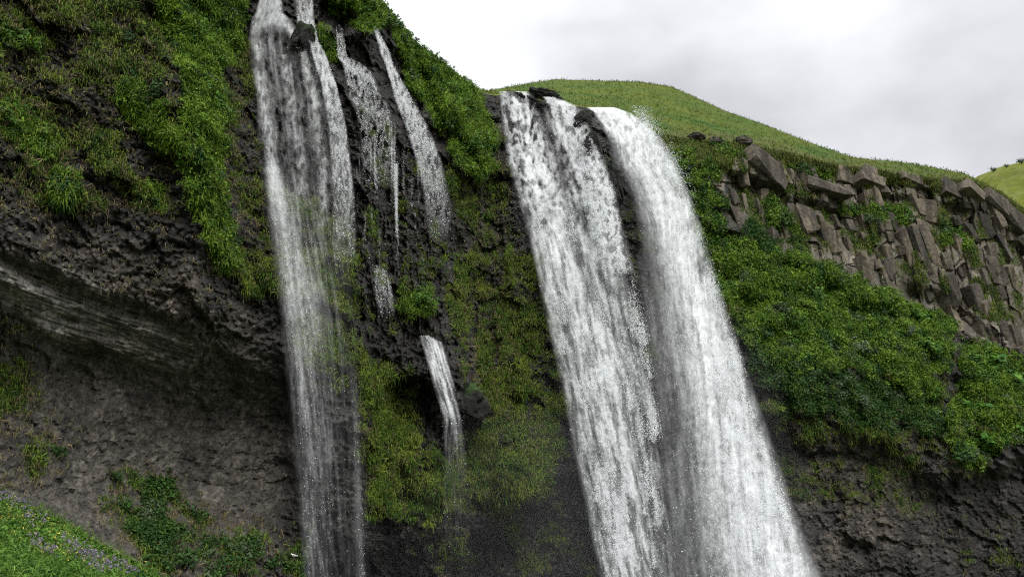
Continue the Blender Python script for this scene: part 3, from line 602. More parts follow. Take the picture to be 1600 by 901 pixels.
ng.links.new(gi_.outputs[0], mpn.inputs['Mesh']); ng.links.new(na.outputs['Attribute'], mpn.inputs['Radius']); ng.links.new(mpn.outputs[0], sm.inputs['Geometry']); ng.links.new(sm.outputs[0], go_.inputs[0])
def drops(name, V, rad, root):
    m = bpy.data.meshes.new(name); V = np.ascontiguousarray(V - np.array(root.location)[None], np.float32)
    m.vertices.add(len(V)); m.vertices.foreach_set('co', V.ravel()); a = m.attributes.new('rad', 'FLOAT', 'POINT'); a.data.foreach_set('value', np.asarray(rad, np.float32)); m.materials.append(M_WATER)
    o = bpy.data.objects.new(name, m); link(o, root, kind='stuff'); md = o.modifiers.new('drops', 'NODES'); md.node_group = ng; return o
def cl(a): return np.clip(a, 0, 1)
def lace(x, y, sx, sy, z, o=4):  return 1 - np.abs(fbm(x/sx, y/sy, z, o, .6))*2.6          # bright threads round dark holes
def cloud(x, y, sx, sy, z, o=4): return .5 + .9*fbm(x/sx, y/sy, z, o, .55)
def waterfall(label, edges, tau, dens, outw=0., rad=.048, thick=.35, cling=.25, group=None, comets=(), seed=1, layers=2, soft=.6, clot=0):
    g = np.random.default_rng(seed); E = np.array(edges, float); y0, y1 = E[0, 0], E[-1, 0]
    Lf = lambda y: np.interp(y, E[:, 0], E[:, 1]); Rf = lambda y: np.interp(y, E[:, 0], E[:, 2])
    nv, nu = 160, 14
    yv = np.linspace(y0, y1, nv)[:, None]; uv = np.linspace(-.25, 1.25, nu)[None]; gx = Lf(yv) + (Rf(yv)-Lf(yv))*uv
    rc = cliff_r(gx, yv + 0*gx); rc = np.minimum.accumulate(rc, 0)                 # falling water never turns back under a ledge
    kk = np.ones(9)/9; rc = np.stack([np.convolve(np.pad(rc[:, q_], 4, 'edge'), kk, 'valid') for q_ in range(nu)], 1)
    rw_ = rc - cling - outw*((yv - y0)/(y1 - y0))**1.2
    def depth(px, py):
        u = (px - Lf(py))/np.maximum(Rf(py)-Lf(py), 1); a = np.clip((py - y0)/(y1-y0)*(nv-1), 0, nv-1.01); b = np.clip((u+.25)/1.5*(nu-1), 0, nu-1.01)
        i, j = a.astype(int), b.astype(int); f, h = a-i, b-j
        return (rw_[i,j]*(1-h)+rw_[i,j+1]*h)*(1-f)+(rw_[i+1,j]*(1-h)+rw_[i+1,j+1]*h)*f
    ys = np.linspace(y0, y1, 400); cw = np.cumsum(Rf(ys)-Lf(ys))
    area = np.trapz(Rf(ys)-Lf(ys), ys)*(float(np.median(rw_))/FPX)**2            # square metres of falling water
    n = int(area*tau/(math.pi*rad*rad))
    py = np.interp(g.random(n)*cw[-1], cw, ys); u = g.random(n); px = Lf(py) + (Rf(py)-Lf(py))*u
    dk_ = dens(px, py, u, px - Lf(py))
    if clot: dk_ = dk_*cl(1.1*dk_ + .1)*cl(fbm(px/4.0, py/7.0, seed + .3, 3, .6)*3.2 + .55)*1.5
    keep = g.random(n) < dk_; X, Y = px[keep], py[keep]
    X = X + g.normal(size=len(X))*1.2
    RD = rad*np.exp(g.normal(size=len(X))*.35); 
    TH = g.normal(size=len(X))*thick
    n0_ = len(X)
    for (cx, cy, wd, ln, m_) in comets:
        s = np.abs(g.normal(size=m_)); sx_ = np.clip(g.standard_t(4, size=m_)*.75, -2.2, 2.2); m1_ = len(X)
        sl = (np.interp(cy, ys, Rf(ys)+Lf(ys)) - np.interp(cy-60, ys, Rf(ys)+Lf(ys)))/120
        X = np.concatenate([X, cx + sx_*wd*(1 - .25*s) - s*ln*sl*.5]); Y = np.concatenate([Y, cy - s*ln + np.abs(sx_)*-wd*.5 + g.normal(size=m_)*wd*.35]); RD = np.concatenate([RD, rad*.95*np.exp(g.normal(size=m_)*.3)]); TH = np.concatenate([TH, -thick*1.2 + g.normal(size=m_)*.5])
    kc_ = np.ones(len(X), bool)
    if len(comets): kc_[n0_:] = fbm(X[n0_:]/3.2, Y[n0_:]/5.0, seed + .9, 3, .6) > -.12 - .3*g.random(len(X)-n0_)
    X, Y, RD, TH = X[kc_], Y[kc_], RD[kc_], TH[kc_]
    k_ = (Y > y0 - 3) & (Y < y1); X, Y, RD, TH = X[k_], Y[k_], RD[k_], TH[k_]
    Pw = at(X, Y, depth(X, Y) + TH)
    xm = float(Lf(y1)+Rf(y1))/2; rb = at(xm, y1, depth(np.array([xm]), np.array([y1]))[0])
    root = empty('waterfall', tuple(float(v_) for v_ in rb), label=label, cat='waterfall', group=group)
    drops('falling_water', Pw, RD, root)
    nv2, nu2 = int(np.clip((y1-y0)*.75, 90, 620)), int(np.clip((E[:, 2]-E[:, 1]).max()*.6 + 8, 14, 120))
    yv2 = np.linspace(y0, y1, nv2)[:, None]; uv2 = np.linspace(-.10, 1.10, nu2)[None]; gx2 = Lf(yv2)+(Rf(yv2)-Lf(yv2))*uv2; gy2 = yv2 + 0*gx2
    m_px = float(np.median(rw_))/FPX
    for q_ in range(layers):
        a2 = cl(dens(gx2, gy2, cl(uv2) + 0*gx2, gx2 - Lf(gy2)))*sstep(-.10, .08, uv2)*(1 - sstep(.92, 1.10, uv2))*soft*np.clip(1 - sstep(y1 - 12, y1, gy2)*(y1 < 890), 0, 1)
        Vv = at(gx2, gy2, depth(gx2, gy2) + (q_ - (layers-1)/2)*thick*.9 + thick*.8*fbm(gx2/26, gy2/60, seed + q_ + .5, 3)) - np.array(root.location)
        o = bpy.data.objects.new('water_sheet', mesh_np('water_sheet', Vv, grid_faces(nv2, nu2), M_VEIL, None, True, {'alpha': a2, 'across': (gx2 - Lf(gy2))*m_px, 'along': gy2*m_px, 'layer': np.full(gx2.shape, 3.7*seed + 11.3*q_)})); link(o, root)
    return root

gC = np.random.default_rng(77)
def comet_set(n, edges, ya, yb, ulo, uhi, wd, ln, m):
    E = np.array(edges, float); r_ = []
    for _ in range(n):
        y = ya + (yb-ya)*gC.random(); u = ulo + (uhi-ulo)*gC.random(); l, r = np.interp(y, E[:, 0], E[:, 1]), np.interp(y, E[:, 0], E[:, 2]); q_ = .5 + gC.random()
        r_.append((l + (r-l)*u, y, wd*q_, ln*q_, int(m*q_)))
    return r_

# the big left hand fall
EA = [(143,778,826),(158,780,850),(200,784,884),(250,790,922),(300,804,948),(400,830,976),(500,850,1000),(600,874,1026),(700,893,1036),(800,914,1050),(905,934,1062)]
def dA(px, py, u, d):
    top = 1 - sstep(250, 480, py)
    gapx = np.interp(py, [150,180,260,330,420], [848,862,905,925,940]); lb = np.interp(py, [143,155,170,185,200], [826,846,858,868,874])
    strandgap = 1 - np.exp(-((px - np.interp(py, [150,260,420,560], [838,876,905,930]))/np.interp(py, [150,260,420,560], [14,10,9,14]))**2)*np.interp(py, [150,400,620], [.95,.6,.1])
    la = cl(lace(px, py, 15, 24, 1.5)*1.5 - .45); st = cl(cloud(d, py, 10, 60, 4.2)*1.9 - .55); fn = cl(cloud(px, py, 5, 9, 9.2, 3)*1.6 - .2)
    body = (top*(.80*la*(.5+.7*st) + .25*st) + (1-top)*(.16 + .95*st*(.45+.6*fn)))
    prof = sstep(0, .10, u)*(1 - sstep(.86, 1, u)*.8)*(.55 + .45*np.sin(np.pi*cl(u))) 
    lip = 1 - .0*lb
    low = np.interp(py, [143,500,700,905], [1, .95, .75, .62])
    core = np.exp(-((u - np.interp(py, [143,300,500,700,905], [.3,.25,.45,.45,.35]))/.22)**2)
    return cl(body*prof*low*(.6 + .7*core)*strandgap)
cA = comet_set(46, EA, 330, 900, .12, .95, 4, 26, 420)
cA += [(1000,535,7,40,1300),(1020,690,7,45,1300),(985,640,5,30,700),(940,520,9,45,1400),(960,870,7,60,900),(915,640,6,40,600),(1008,540,4,22,600),(1025,680,4,22,600),(990,522,5,30,600)]
waterfall('broad white waterfall with dark gaps and ragged plumes, left of the solid one', EA, 1.3, lambda px, py, u, d: dA(px, py, u, d), outw=6, rad=.021, thick=.6, cling=.3, comets=cA, seed=5, layers=3, soft=.74, clot=1)
# strand B over the second lip
EB = [(152,848,868),(165,856,900),(200,868,918),(250,888,942),(300,905,960),(360,918,972),(430,935,992)]
def dB(px, py, u, d):
    la = cl(lace(px, py, 12, 22, 7.5)*1.5 - .4); return cl((.25 + .9*la)*(1 - sstep(.75, 1.0, u)*.7)*sstep(0, .12, u)*np.interp(py, [152, 360, 430], [1, .9, .3]))
waterfall('white strand pouring past the mossy boulder onto the broad waterfall', EB, 1.6, dB, outw=2.5, rad=.021, thick=.4, seed=6, soft=.55, clot=1)
# the big right hand fall
EC = [(168,916,958),(176,926,982),(200,938,1012),(225,950,1036),(250,950,1050),(300,976,1070),(350,988,1088),(400,990,1102),(500,1002,1132),(600,1016,1163),(700,1024,1197),(800,1034,1229),(905,1044,1268)]
def dC(px, py, u, d):
    st = cl(cloud(d, py, 16, 120, 14.2)*1.5 - .15); fn = cl(cloud(px, py, 9, 16, 3.2, 4)*1.5 - .15); la = cl(lace(px, py, 10, 18, 2.5)*1.4 - .3)
    top = 1 - sstep(200, 330, py)
    edge_in = np.interp(py, [168,200,250,400,600,905], [.10,.22,.45,.72,.78,.74])
    prof = np.maximum(sstep(0, 1, cl(u/edge_in))**1.5, .11*sstep(0, .16, u)*sstep(330, 520, py))
    fr_ = 1 - sstep(.74, 1.0, u + .10*fbm(px/9, py/16, 6.1, 3) + .22*fbm(px/22, py/48, 16.1, 4)*np.interp(py, [170,220,330,450,905], [.2,1,1.2,.7,.55]))*np.interp(py, [170,240,420,520,905], [.3,.75,.75,.5,.4])
    return cl((top*(.35 + .75*la) + (1-top)*(.42 + .5*st + .4*(fn-.5)))*prof*fr_)
cC = comet_set(40, EC, 420, 900, .55, .98, 5, 22, 500) + comet_set(26, EC, 205, 400, .80, .97, 7, 20, 420) + comet_set(22, EC, 420, 880, .93, .98, 4, 16, 260)
waterfall('dense solid white waterfall leaning to the right', EC, .6, dC, outw=8, rad=.020, thick=.6, cling=.3, comets=cC, seed=9, layers=3, soft=.72, clot=1)
# the veil on the left
ED = [(-30,414,436),(20,402,440),(32,396,452),(60,394,474),(100,398,492),(160,406,512),(250,413,535),(300,420,545),(400,434,553),(500,447,557),(600,456,561),(750,469,567),(905,480,573)]
def dD(px, py, u, d):
    la = cl(lace(px, py, 13, 30, 11.5)*1.5 - .5); st = cl(cloud(d, py, 6, 90, 21.2)*2.1 - .75); low = sstep(250, 420, py)
    arch = np.exp(-(((px-np.interp(py, [30,60,100,160,250], [440,462,478,492,505]))/7)**2)) + np.exp(-(((px-np.interp(py, [30,60,100,160,250], [399,399,403,412,425]))/8)**2)) + .7*np.exp(-(((px-np.interp(py, [85,130,200,250], [440,450,462,470]))/6)**2))*(py > 85)
    up = (.12*la + .30*st*st + .75*arch*(.3+.9*la))*(1 - .2*sstep(150, 250, py)) + .6*(1 - sstep(14, 44, py)) + .35*np.exp(-((py-34-.35*np.abs(px-425))/9)**2)
    led = np.exp(-(((px-np.interp(py, [255,300,400,500], [422,436,455,468]))/np.interp(py, [255,400,500], [10,20,30]))**2))*sstep(254, 266, py)*np.interp(py, [255,400,600], [1, .6, .1])
    a = np.interp(u, [0,.15,.42,.65,.85,1], [.5,1,.75,.28,.2,.05])
    dn = (.14 + .50*st)*a*np.interp(py, [250,400,550,700,905], [.75,.85,.62,.46,.38]) + .25*np.exp(-((u-.93)/.06)**2)*sstep(540, 700, py)
    return cl(up*(1-low) + dn*low + .8*led)*.9
waterfall('wide thin misty waterfall on the left spreading over a rock ledge', ED, .35, dD, outw=3.5, rad=.012, thick=.45, cling=.2, seed=12, layers=2, soft=.42, clot=1)
E2 = [(-30,460,486),(36,466,490),(66,484,498),(90,490,510),(130,503,524),(200,515,540),(300,522,552),(420,520,556)]
waterfall('narrow strand beside the mossy black boulder, right of the thin misty waterfall', E2, .7, lambda px, py, u, d: cl(.25 + .8*cl(lace(px, py, 8, 26, 3.3)*1.5-.5))*np.interp(py, [-30,60,100,160,300,420], [.7,.8,1,.6,.35,0]), rad=.018, thick=.3, cling=.15, outw=1.0, seed=14)
E3 = [(38,525,534),(90,528,542),(98,536,562),(112,540,578),(150,546,594),(165,556,606),(210,566,614),(300,568,625)]
waterfall('lacy trickle fanning out over wet black rock between two strands', E3, .55, lambda px, py, u, d: cl(cl(lace(px, py, 7, 20, 6.3)*1.7-.7) + .6*np.exp(-((py-105-.55*(px-545))/6)**2) + .4*np.exp(-((py-160-.5*(px-556))/6)**2))*np.interp(py, [38,95,120,200,300], [.5,1,.8,.4,0]), rad=.018, thick=.2, cling=.12, seed=15, soft=.3)
E4 = [(43,583,589),(60,589,598),(85,596,610),(100,602,613),(130,612,630),(160,620,646),(200,636,668),(250,652,688),(300,664,700),(380,672,712)]
waterfall('slender waterfall curving down right of the lacy trickle, below the green shrubs', E4, .65, lambda px, py, u, d: cl(.2 + .9*cl(lace(px, py, 7, 24, 8.3)*1.5-.4))*np.interp(py, [43,200,260,320,380], [1,1,.5,.2,0])*(1-.5*sstep(.6,1,u)), rad=.018, thick=.25, cling=.15, outw=.6, seed=16, soft=.42)
E5 = [(524,655,672),(534,658,690),(560,665,700),(600,676,710),(640,688,718),(655,692,722),(760,690,735),(905,690,745)]
waterfall('short white cascade spilling off a mossy boulder low in the middle', E5, .7, lambda px, py, u, d: cl((.15 + .9*cl(cloud(d, py, 5, 50, 8.8)*1.9-.5))*np.interp(py, [524,560,630,668,730,905], [1,1,.7,.20,.04,0]))*np.sin(np.pi*cl(u))**.7, rad=.018, thick=.25, cling=.3, outw=1.0, seed=17, soft=.75, clot=1)
E6 = [(414,582,592),(424,584,603),(450,587,611),(500,592,618)]
waterfall('faint pale trickle at mid height on the dark wet wall', E6, .6, lambda px, py, u, d: cl(.1 + cl(cloud(d, py, 4, 40, 2.8)*1.9-.6))*np.interp(py, [414,424,445,500], [.2,.9,.6,0]), rad=.018, thick=.2, cling=.2, seed=18, soft=.28)
E7 = [(256,615,621),(300,617,621),(372,619,622)]
waterfall('thin straight thread of water on the dark wall', E7, 1.2, lambda px, py, u, d: cl(1 - .7*sstep(300, 372, py))*1., rad=.018, thick=.15, cling=.3, seed=19)

E8 = [(190,556,640),(300,560,705),(430,575,715)]
waterfall('curtain of fine dripping threads over the black wall below the lacy trickle', E8, .5, lambda px, py, u, d: cl(cl(fbm(px/2.6, py/160, 3.1, 3, .6)*3.0 - .75)*np.interp(py, [190,240,330,430], [.15,.9,.6,0])*(.5+.5*np.sin(np.pi*cl(u)))), rad=.014, thick=.1, cling=.25, seed=23, soft=.5)
# ------------------------------------------------------------------ shrubs one can point to
def tube(bm_v, bm_f, pts, r0, r1, sides=5):
    pts = [Vector(p_) for p_ in pts]
    b0 = len(bm_v)
    for q_, p_ in enumerate(pts):
        d_ = (pts[min(q_+1, len(pts)-1)] - pts[max(q_-1, 0)]).normalized(); a_ = d_.orthogonal().normalized(); c_ = d_.cross(a_); r_ = r0 + (r1-r0)*q_/(len(pts)-1)
        for k_ in range(sides): an = 2*math.pi*k_/sides; bm_v.append(p_ + (a_*math.cos(an) + c_*math.sin(an))*r_)
    for q_ in range(len(pts)-1):
        for k_ in range(sides): bm_f.append((b0 + q_*sides + k_, b0 + q_*sides + (k_+1) % sides, b0 + (q_+1)*sides + (k_+1) % sides, b0 + (q_+1)*sides + k_))
def shrub_meshes(kind, seed):
    g = np.random.default_rng(seed); V, F = [], []; tips = []
    for k_ in range(9):
        a_ = 2*math.pi*k_/9 + g.normal()*.3; rr_ = .35 + .5*g.random(); h_ = .35 + .65*g.random()
        p1 = (math.cos(a_)*rr_*.4, math.sin(a_)*rr_*.4, h_*.5); p2 = (math.cos(a_)*rr_, math.sin(a_)*rr_, h_)
        tube(V, F, [(0, 0, -.25), p1, p2], .045, .012); tips += [p1, p2, tuple(.5*(np.array(p1)+p2))]
    stem = mesh_np('stem', [tuple(v_) for v_ in V], F, M_STEM)
    lo, hi, leaf, n_ = {'green': ((.035,.10,.014), (.10,.20,.026), .20, 70), 'dark': ((.018,.055,.014), (.045,.10,.02), .18, 75), 'willow': ((.065,.10,.055), (.13,.175,.10), .13, 90), 'yellow': ((.08,.13,.015), (.17,.22,.03), .16, 75), 'broad': ((.035,.11,.015), (.12,.24,.03), .36, 42)}[kind]
    tp_ = np.array(tips); base = tp_[g.integers(0, len(tp_), n_)] + g.normal(size=(n_, 3))*[.20, .20, .14]
    u_ = g.random((n_, 1)); col = np.array(lo)*(1-u_) + np.array(hi)*u_
    d_ = unit(base + np.array([0, 0, .05]))
    fol = leafclumps(base, d_, .17*np.ones(n_), leaf*np.ones(n_), 8, g, col, .2, .35)
    return mesh_np('foliage', fol[0], fol[1], M_LEAF, fol[2]), stem
SHM = {k_: [shrub_meshes(k_, 100 + 7*q_ + len(k_)) for q_ in range(3)] for k_ in ('green', 'dark', 'willow', 'yellow', 'broad')}
gs = np.random.default_rng(55); protos = {}
def shrub(px, py, rpx, kind, label, r=None, lift=.25):
    r_ = float(cliff_r(np.array([px], float), np.array([py], float))[0]) if r is None else r
    p_ = at(px, py, r_ - .1); n_ = cliff_n(np.array([px]), np.array([py]))[0] if r is None else np.array([0, -.3, 1])
    z_ = Vector(n_*.55 + np.array([0, -.15, .75])).normalized(); x_ = z_.orthogonal().normalized(); an = gs.random()*6.28
    q_ = z_.to_track_quat('Z', 'Y'); from_q = q_.to_matrix().to_4x4() @ Matrix.Rotation(an, 4, 'Z')
    sc = rpx/FPX*float(np.linalg.norm(p_))*1.05; v_ = int(gs.integers(0, 3)); key = (kind, v_)
    if key not in protos:
        root = empty('shrub', (0, 0, 0)); fo = bpy.data.objects.new('foliage', SHM[kind][v_][0]); st = bpy.data.objects.new('stem', SHM[kind][v_][1]); link(fo, root); link(st, root); protos[key] = (root, fo, st)
    else:
        root, fo, st = (o_.copy() for o_ in protos[key])
        for o_ in (root, fo, st): COL.objects.link(o_)
        fo.parent = root; st.parent = root
    root.matrix_world = Matrix.Translation(Vector(p_) - z_*sc*lift) @ from_q @ Matrix.Diagonal((sc, sc, sc*.9, 1))
    root['label'] = label; root['category'] = 'shrub'; root['group'] = 'shrubs rooted on the cliff'
SHRUBS = [
 (97,300,17,'green','small round bright green shrub alone on dark rock of the left cliff'), (243,152,24,'dark','dark leafy shrub just left of the bright grass strip'),
 (24,62,26,'green','low bushy shrub near the upper left corner'), (197,58,13,'dark','small dark shrub high on the left cliff above the dark leafy one'), (60,205,16,'yellow','yellow green shrub on the slope at the far left edge'),
 (322,170,20,'green','leafy shrub inside the bright grass strip'), (330,290,18,'yellow','yellowish shrub low in the bright grass strip'), (300,60,18,'green','shrub near the top of the bright grass strip'),
 (12,190,18,'green','bright shrub cut by the left edge of the photo'), (355,395,14,'green','shrub hanging at the bottom tip of the bright grass strip'),
 (738,236,30,'green','large rounded mound shrub beside the broad waterfall, left of its top'), (722,178,22,'green','leafy shrub above the large rounded mound shrub'), (690,208,18,'yellow','yellow green shrub left of the large rounded mound shrub'),
 (655,150,16,'green','shrub hanging right beside the slender waterfall'), (668,92,18,'green','bushy shrub halfway down the left skyline'), (628,66,20,'dark','dark dense shrub on the skyline above the slender waterfall'),
 (606,40,20,'dark','dark shrub at the head of the slender waterfall'), (570,22,22,'green','bright shrub at the top edge above the lacy trickle'), (527,12,20,'green','shrub at the top edge right of the thin misty waterfall'), (700,112,14,'green','shrub on the lower left skyline before the drop'),
 (513,72,14,'yellow','bright yellow green tuft shrub right of the mossy black boulder'),
 (661,468,20,'green','lush green shrub in the middle of the dark wet wall'), (640,492,14,'yellow','pale green shrub just below left of the lush shrub on the wet wall'), (757,338,11,'green','lone small shrub on dark wall left of the broad waterfall'),
 (580,495,9,'yellow','tiny yellow green tuft shrub near the faint pale trickle'),
 (1336,540,20,'willow','grey green willow shrub in the middle of the right slope'), (1300,546,18,'willow','grey green willow shrub left of the largest willow'), (1206,490,20,'willow','grey willow shrub close to the solid waterfall'),
 (1222,458,12,'willow','small pale willow shrub above another willow on the right slope'), (1318,592,15,'willow','low grey willow shrub above the dark overhang'), (1342,622,17,'willow','lowest grey green willow shrub hanging over the right overhang'), (1420,520,13,'willow','pale willow shrub near the brown grass at the right'),
 (1362,346,14,'willow','grey leaved shrub on the ledge of the pale rock face'), (1330,326,14,'green','leafy shrub on the left of the pale rock ledge'), (1412,345,15,'green','leafy shrub at the right end of the pale rock ledge'), (1481,364,18,'green','bright shrub perched alone on the grey rock wall'),
 (1222,345,20,'dark','dark shrub filling the cleft in the right rock face'), (1255,268,17,'dark','dark shrub under the turf edge at the top of the rock face'), (1182,520,22,'dark','dark leafy shrub beside the edge of the solid waterfall'), (1240,525,20,'green','leafy shrub between two willows on the right slope'),
 (1270,460,20,'green','bright shrub below the rock face on the right slope'), (1375,490,18,'dark','dark shrub at the foot of the columnar rock'), (1150,450,20,'yellow','yellow green shrub on the slope nearest the solid waterfall'), (1115,380,18,'green','green shrub high beside the solid waterfall'),
 (1440,500,16,'broad','large leaved plant under the columnar rock'), (1453,545,18,'broad','large leaved plant above the brown hanging grass'), (1545,570,24,'broad','large leaved plant in the upper part of the far right green patch'), (1580,600,24,'broad','large leaved plant at the right edge of the far right green patch'),
 (1520,640,22,'broad','large leaved plant in the middle of the far right green patch'), (1540,695,26,'broad','large leaved plant at the bottom tip of the far right green patch'), (1505,712,18,'dark','dark shrub at the lower left of the far right green patch'), (1590,665,16,'broad','large leaved plant low at the right edge'),
 (1385,640,16,'dark','dark drooping shrub under the right slope'), (1262,585,17,'dark','dark shrub hanging at the start of the right overhang'), (1215,590,12,'willow','slim pale shrub hugging the edge of the spray'), (1210,640,14,'yellow','yellow shrub below the slim pale one near the spray'),
 (285,872,22,'dark','dark shrub in the gully right of the grass bank'), (330,850,16,'dark','dark shrub on the rubble at the foot of the left cave'), (252,838,16,'green','leafy shrub just above the crest of the grass bank'), (350,890,18,'dark','dark shrub at the bottom edge of the photo'), (180,745,13,'dark','dark shrub at the back of the left cave'), (90,705,14,'dark','small dark shrub on the left cave wall'), (430,880,15,'dark','dark shrub beside the foot of the thin misty waterfall')]
for a_ in SHRUBS: shrub(*a_)
for a_ in [(1552,266,5,'dark','tiny dark shrub on the far right ridge, lower left of its neighbours',300), (1573,260,4,'dark','tiny dark shrub on the far right ridge, between two others',300), (1596,253,6,'dark','tiny dark shrub on the far right ridge at the edge of the photo',300)]: shrub(*a_)

# ------------------------------------------------------------------ boulders on the lip and in the falls
def boulder_mesh(seed, col, mossy_top):
    bm = bmesh.new(); bmesh.ops.create_icosphere(bm, subdivisions=4, radius=1.0); V = np.array([v_.co[:] for v_ in bm.verts]); F = np.array([[q_.index for q_ in f_.verts] for f_ in bm.faces]); bm.free()
    d_ = 1 + .55*fbm(V[:, 0]*1.3 + seed*3.1, V[:, 1]*1.3, V[:, 2]*1.3, 3) + .22*fbm(V[:, 0]*2.6 + seed, V[:, 1]*2.6, V[:, 2]*2.6, 4, .65, True)
    m_ = np.clip(V[:, 2]*1.4 - .2 + fbm(V[:, 0]*3, V[:, 1]*3, V[:, 2]*3 + seed, 3), 0, 1)[:, None]*mossy_top
    c_ = np.array(col)*(1 - m_) + np.array([.03, .06, .012])*m_
    return mesh_np('boulder', np.sign(V)*np.abs(V)**.8*d_[:, None], F, M_BLOCK, c_)
def boulder(px, py, wpx, hpx, label, col=(.014, .0135, .013), mt=.3, dr=-.3, seed=1, tilt=0):
    r_ = float(cliff_r(np.array([px], float), np.array([py], float))[0]) + dr; p_ = at(px, py, r_); k_ = float(np.linalg.norm(p_))/FPX
    o_ = bpy.data.objects.new('boulder', boulder_mesh(seed, col, mt)); o_.location = p_; o_.scale = (wpx*k_/2, max(wpx, hpx)*k_/2*.8, hpx*k_/2); o_.rotation_euler = (0, tilt, 0)
    link(o_, label=label, cat='boulder', group='boulders on the cliff and its edge')
boulder(850, 153, 46, 17, 'flat mossy boulder on the brink between the two strands', mt=.9, dr=1.3, seed=2, tilt=.2)
boulder(806, 152, 28, 8, 'thin wet slab on the brink at the head of the broad waterfall', dr=-.3, seed=3, tilt=.25)
boulder(838, 164, 32, 9, 'dark wet slab splitting the broad waterfall at its brink', dr=-.6, seed=4, tilt=.45)
boulder(913, 190, 26, 30, 'dark square boulder standing between broad and solid waterfalls at the brink', dr=.3, seed=5, tilt=.2)
boulder(926, 240, 22, 64, 'tall dark rock spine between broad and solid waterfalls below the brink', dr=.5, seed=6, tilt=-.15)
boulder(955, 295, 24, 80, 'rounded dark wet buttress beside the inner edge of the solid waterfall', dr=.5, seed=7, tilt=-.2)
boulder(990, 200, 26, 24, 'small brown boulder right of the head of the solid waterfall', col=(.05, .042, .03), mt=.4, dr=-.3, seed=8)
boulder(472, 64, 26, 44, 'mossy black boulder between two strands at the top left', mt=.9, dr=-.1, seed=9, tilt=.35)
boulder(724, 632, 60, 54, 'bulging mossy boulder right of the short white cascade', mt=1.0, dr=2.1, seed=10, tilt=.3)
boulder(672, 535, 40, 34, 'mossy boulder at the head of the short white cascade', mt=.9, dr=.8, seed=11)
boulder(1088, 215, 22, 10, 'small dark rock bedded in turf, first right of the solid waterfall', col=(.05, .042, .035), mt=.3, dr=0, seed=12)
boulder(1118, 222, 20, 12, 'small dark rock bedded in turf, second right of the solid waterfall', col=(.05, .042, .035), mt=.3, dr=0, seed=13)
boulder(1160, 222, 24, 14, 'brown rock in the turf above the large overhanging block', col=(.06, .05, .04), mt=.4, dr=0, seed=14)

# ------------------------------------------------------------------ blocks of the right hand rock face, pieces of the cliff
def hull(g, sx, sz):
    bm = bmesh.new()
    for k_ in range(8):
        c_ = Vector(((k_ & 1)*2-1, (k_ >> 1 & 1)*2-1, (k_ >> 2 & 1)*2-1))
        for q_ in range(2):
            f_ = Vector((1, 1, 1)); f_[int(g.integers(0, 3))] = .82; bm.verts.new(Vector((c_.x*f_.x + g.normal()*.17, c_.y*f_.y + g.normal()*.17, c_.z*f_.z + g.normal()*.17)))
    r_ = bmesh.ops.convex_hull(bm, input=bm.verts); bmesh.ops.delete(bm, geom=list({e_ for e_ in r_['geom_interior'] + r_['geom_unused'] if isinstance(e_, bmesh.types.BMVert)}), context='VERTS')
    bmesh.ops.triangulate(bm, faces=bm.faces[:]); bm.verts.index_update()
    V = np.array([v_.co[:] for v_ in bm.verts]); F = np.array([[q_.index for q_ in f_.verts] for f_ in bm.faces]); bm.free(); return V, F
gb = np.random.default_rng(91); BM_ = []
for k_ in range(24):
    V, F = hull(gb, 1, 1); c_ = np.array([(.150, .124, .092), (.122, .102, .076), (.098, .083, .064), (.080, .070, .057)][k_ % 4])*(.85 + .3*gb.random()); BM_.append(mesh_np('rock_block', V, F, M_BLOCK, np.tile(c_, (len(V), 1))))
def block(px, py, wpx, hpx, tilt=0., out_=.0, tone=None):
    r_ = float(cliff_r(np.array([px], float), np.array([py], float))[0]); p_ = at(px, py, r_); k_ = float(np.linalg.norm(p_))/FPX; p_ = at(px, py, r_ + max(wpx*.5, 12)*k_*.93 - out_*.6)
    o_ = bpy.data.objects.new('rock_block', BM_[int(gb.integers(0, 24)) if tone is None else int(gb.integers(0, 6))*4 + tone]); o_.location = p_; o_.scale = (wpx*k_/2, max(wpx*.5, 12)*k_, hpx*k_/2)
    n_ = cliff_n(np.array([px]), np.array([py]))[0]; o_.rotation_euler = (gb.normal()*.12, tilt + gb.normal()*.04, .3 + gb.normal()*.12); link(o_, cliff)
for a_ in [(1172,262,54,32,.45,.5,2), (1206,282,34,26,.5,.6,3), (1268,302,66,18,.18,.7,2), (1312,280,26,26,.05,.4,1), (1350,292,40,18,.1,.6,1), (1352,276,24,22,0,.3,1), (1410,290,36,14,.1,.6,2), (1446,298,36,14,.15,.6,1), (1478,302,28,22,.3,.4,2), (1508,306,34,18,.35,.7,1), (1540,320,38,20,.6,.8,2), (1570,346,38,20,.8,.8,2), (1596,388,36,20,1.0,.8,3),
           (1440,335,30,36,.05,.1,0), (1412,392,16,60,-.25,.2,0), (1432,396,14,70,-.28,.1,3), (1450,398,16,76,-.3,.2,1), (1500,420,18,80,-.15,.0,0), (1530,345,24,40,.2,.0,1), (1256,350,26,48,.05,.0,0), (1480,455,16,46,-.2,.2,2), (1525,480,16,56,-.2,.2,3), (1346,430,20,46,0,.2,1)]:
    block(*a_)
i_, j_ = pick(bas*(1 - sstep(.1, .5, veg_b))*infr*(PX > 1130)*(s_ < .95), 170, gb)
for a_, b_ in zip(i_, j_): block(float(PX[a_, b_]), float(PY[a_, b_]), 6 + 10*gb.random(), 12 + 32*gb.random()**1.5, -.18 + .08*gb.normal(), -.15 + .3*gb.random())

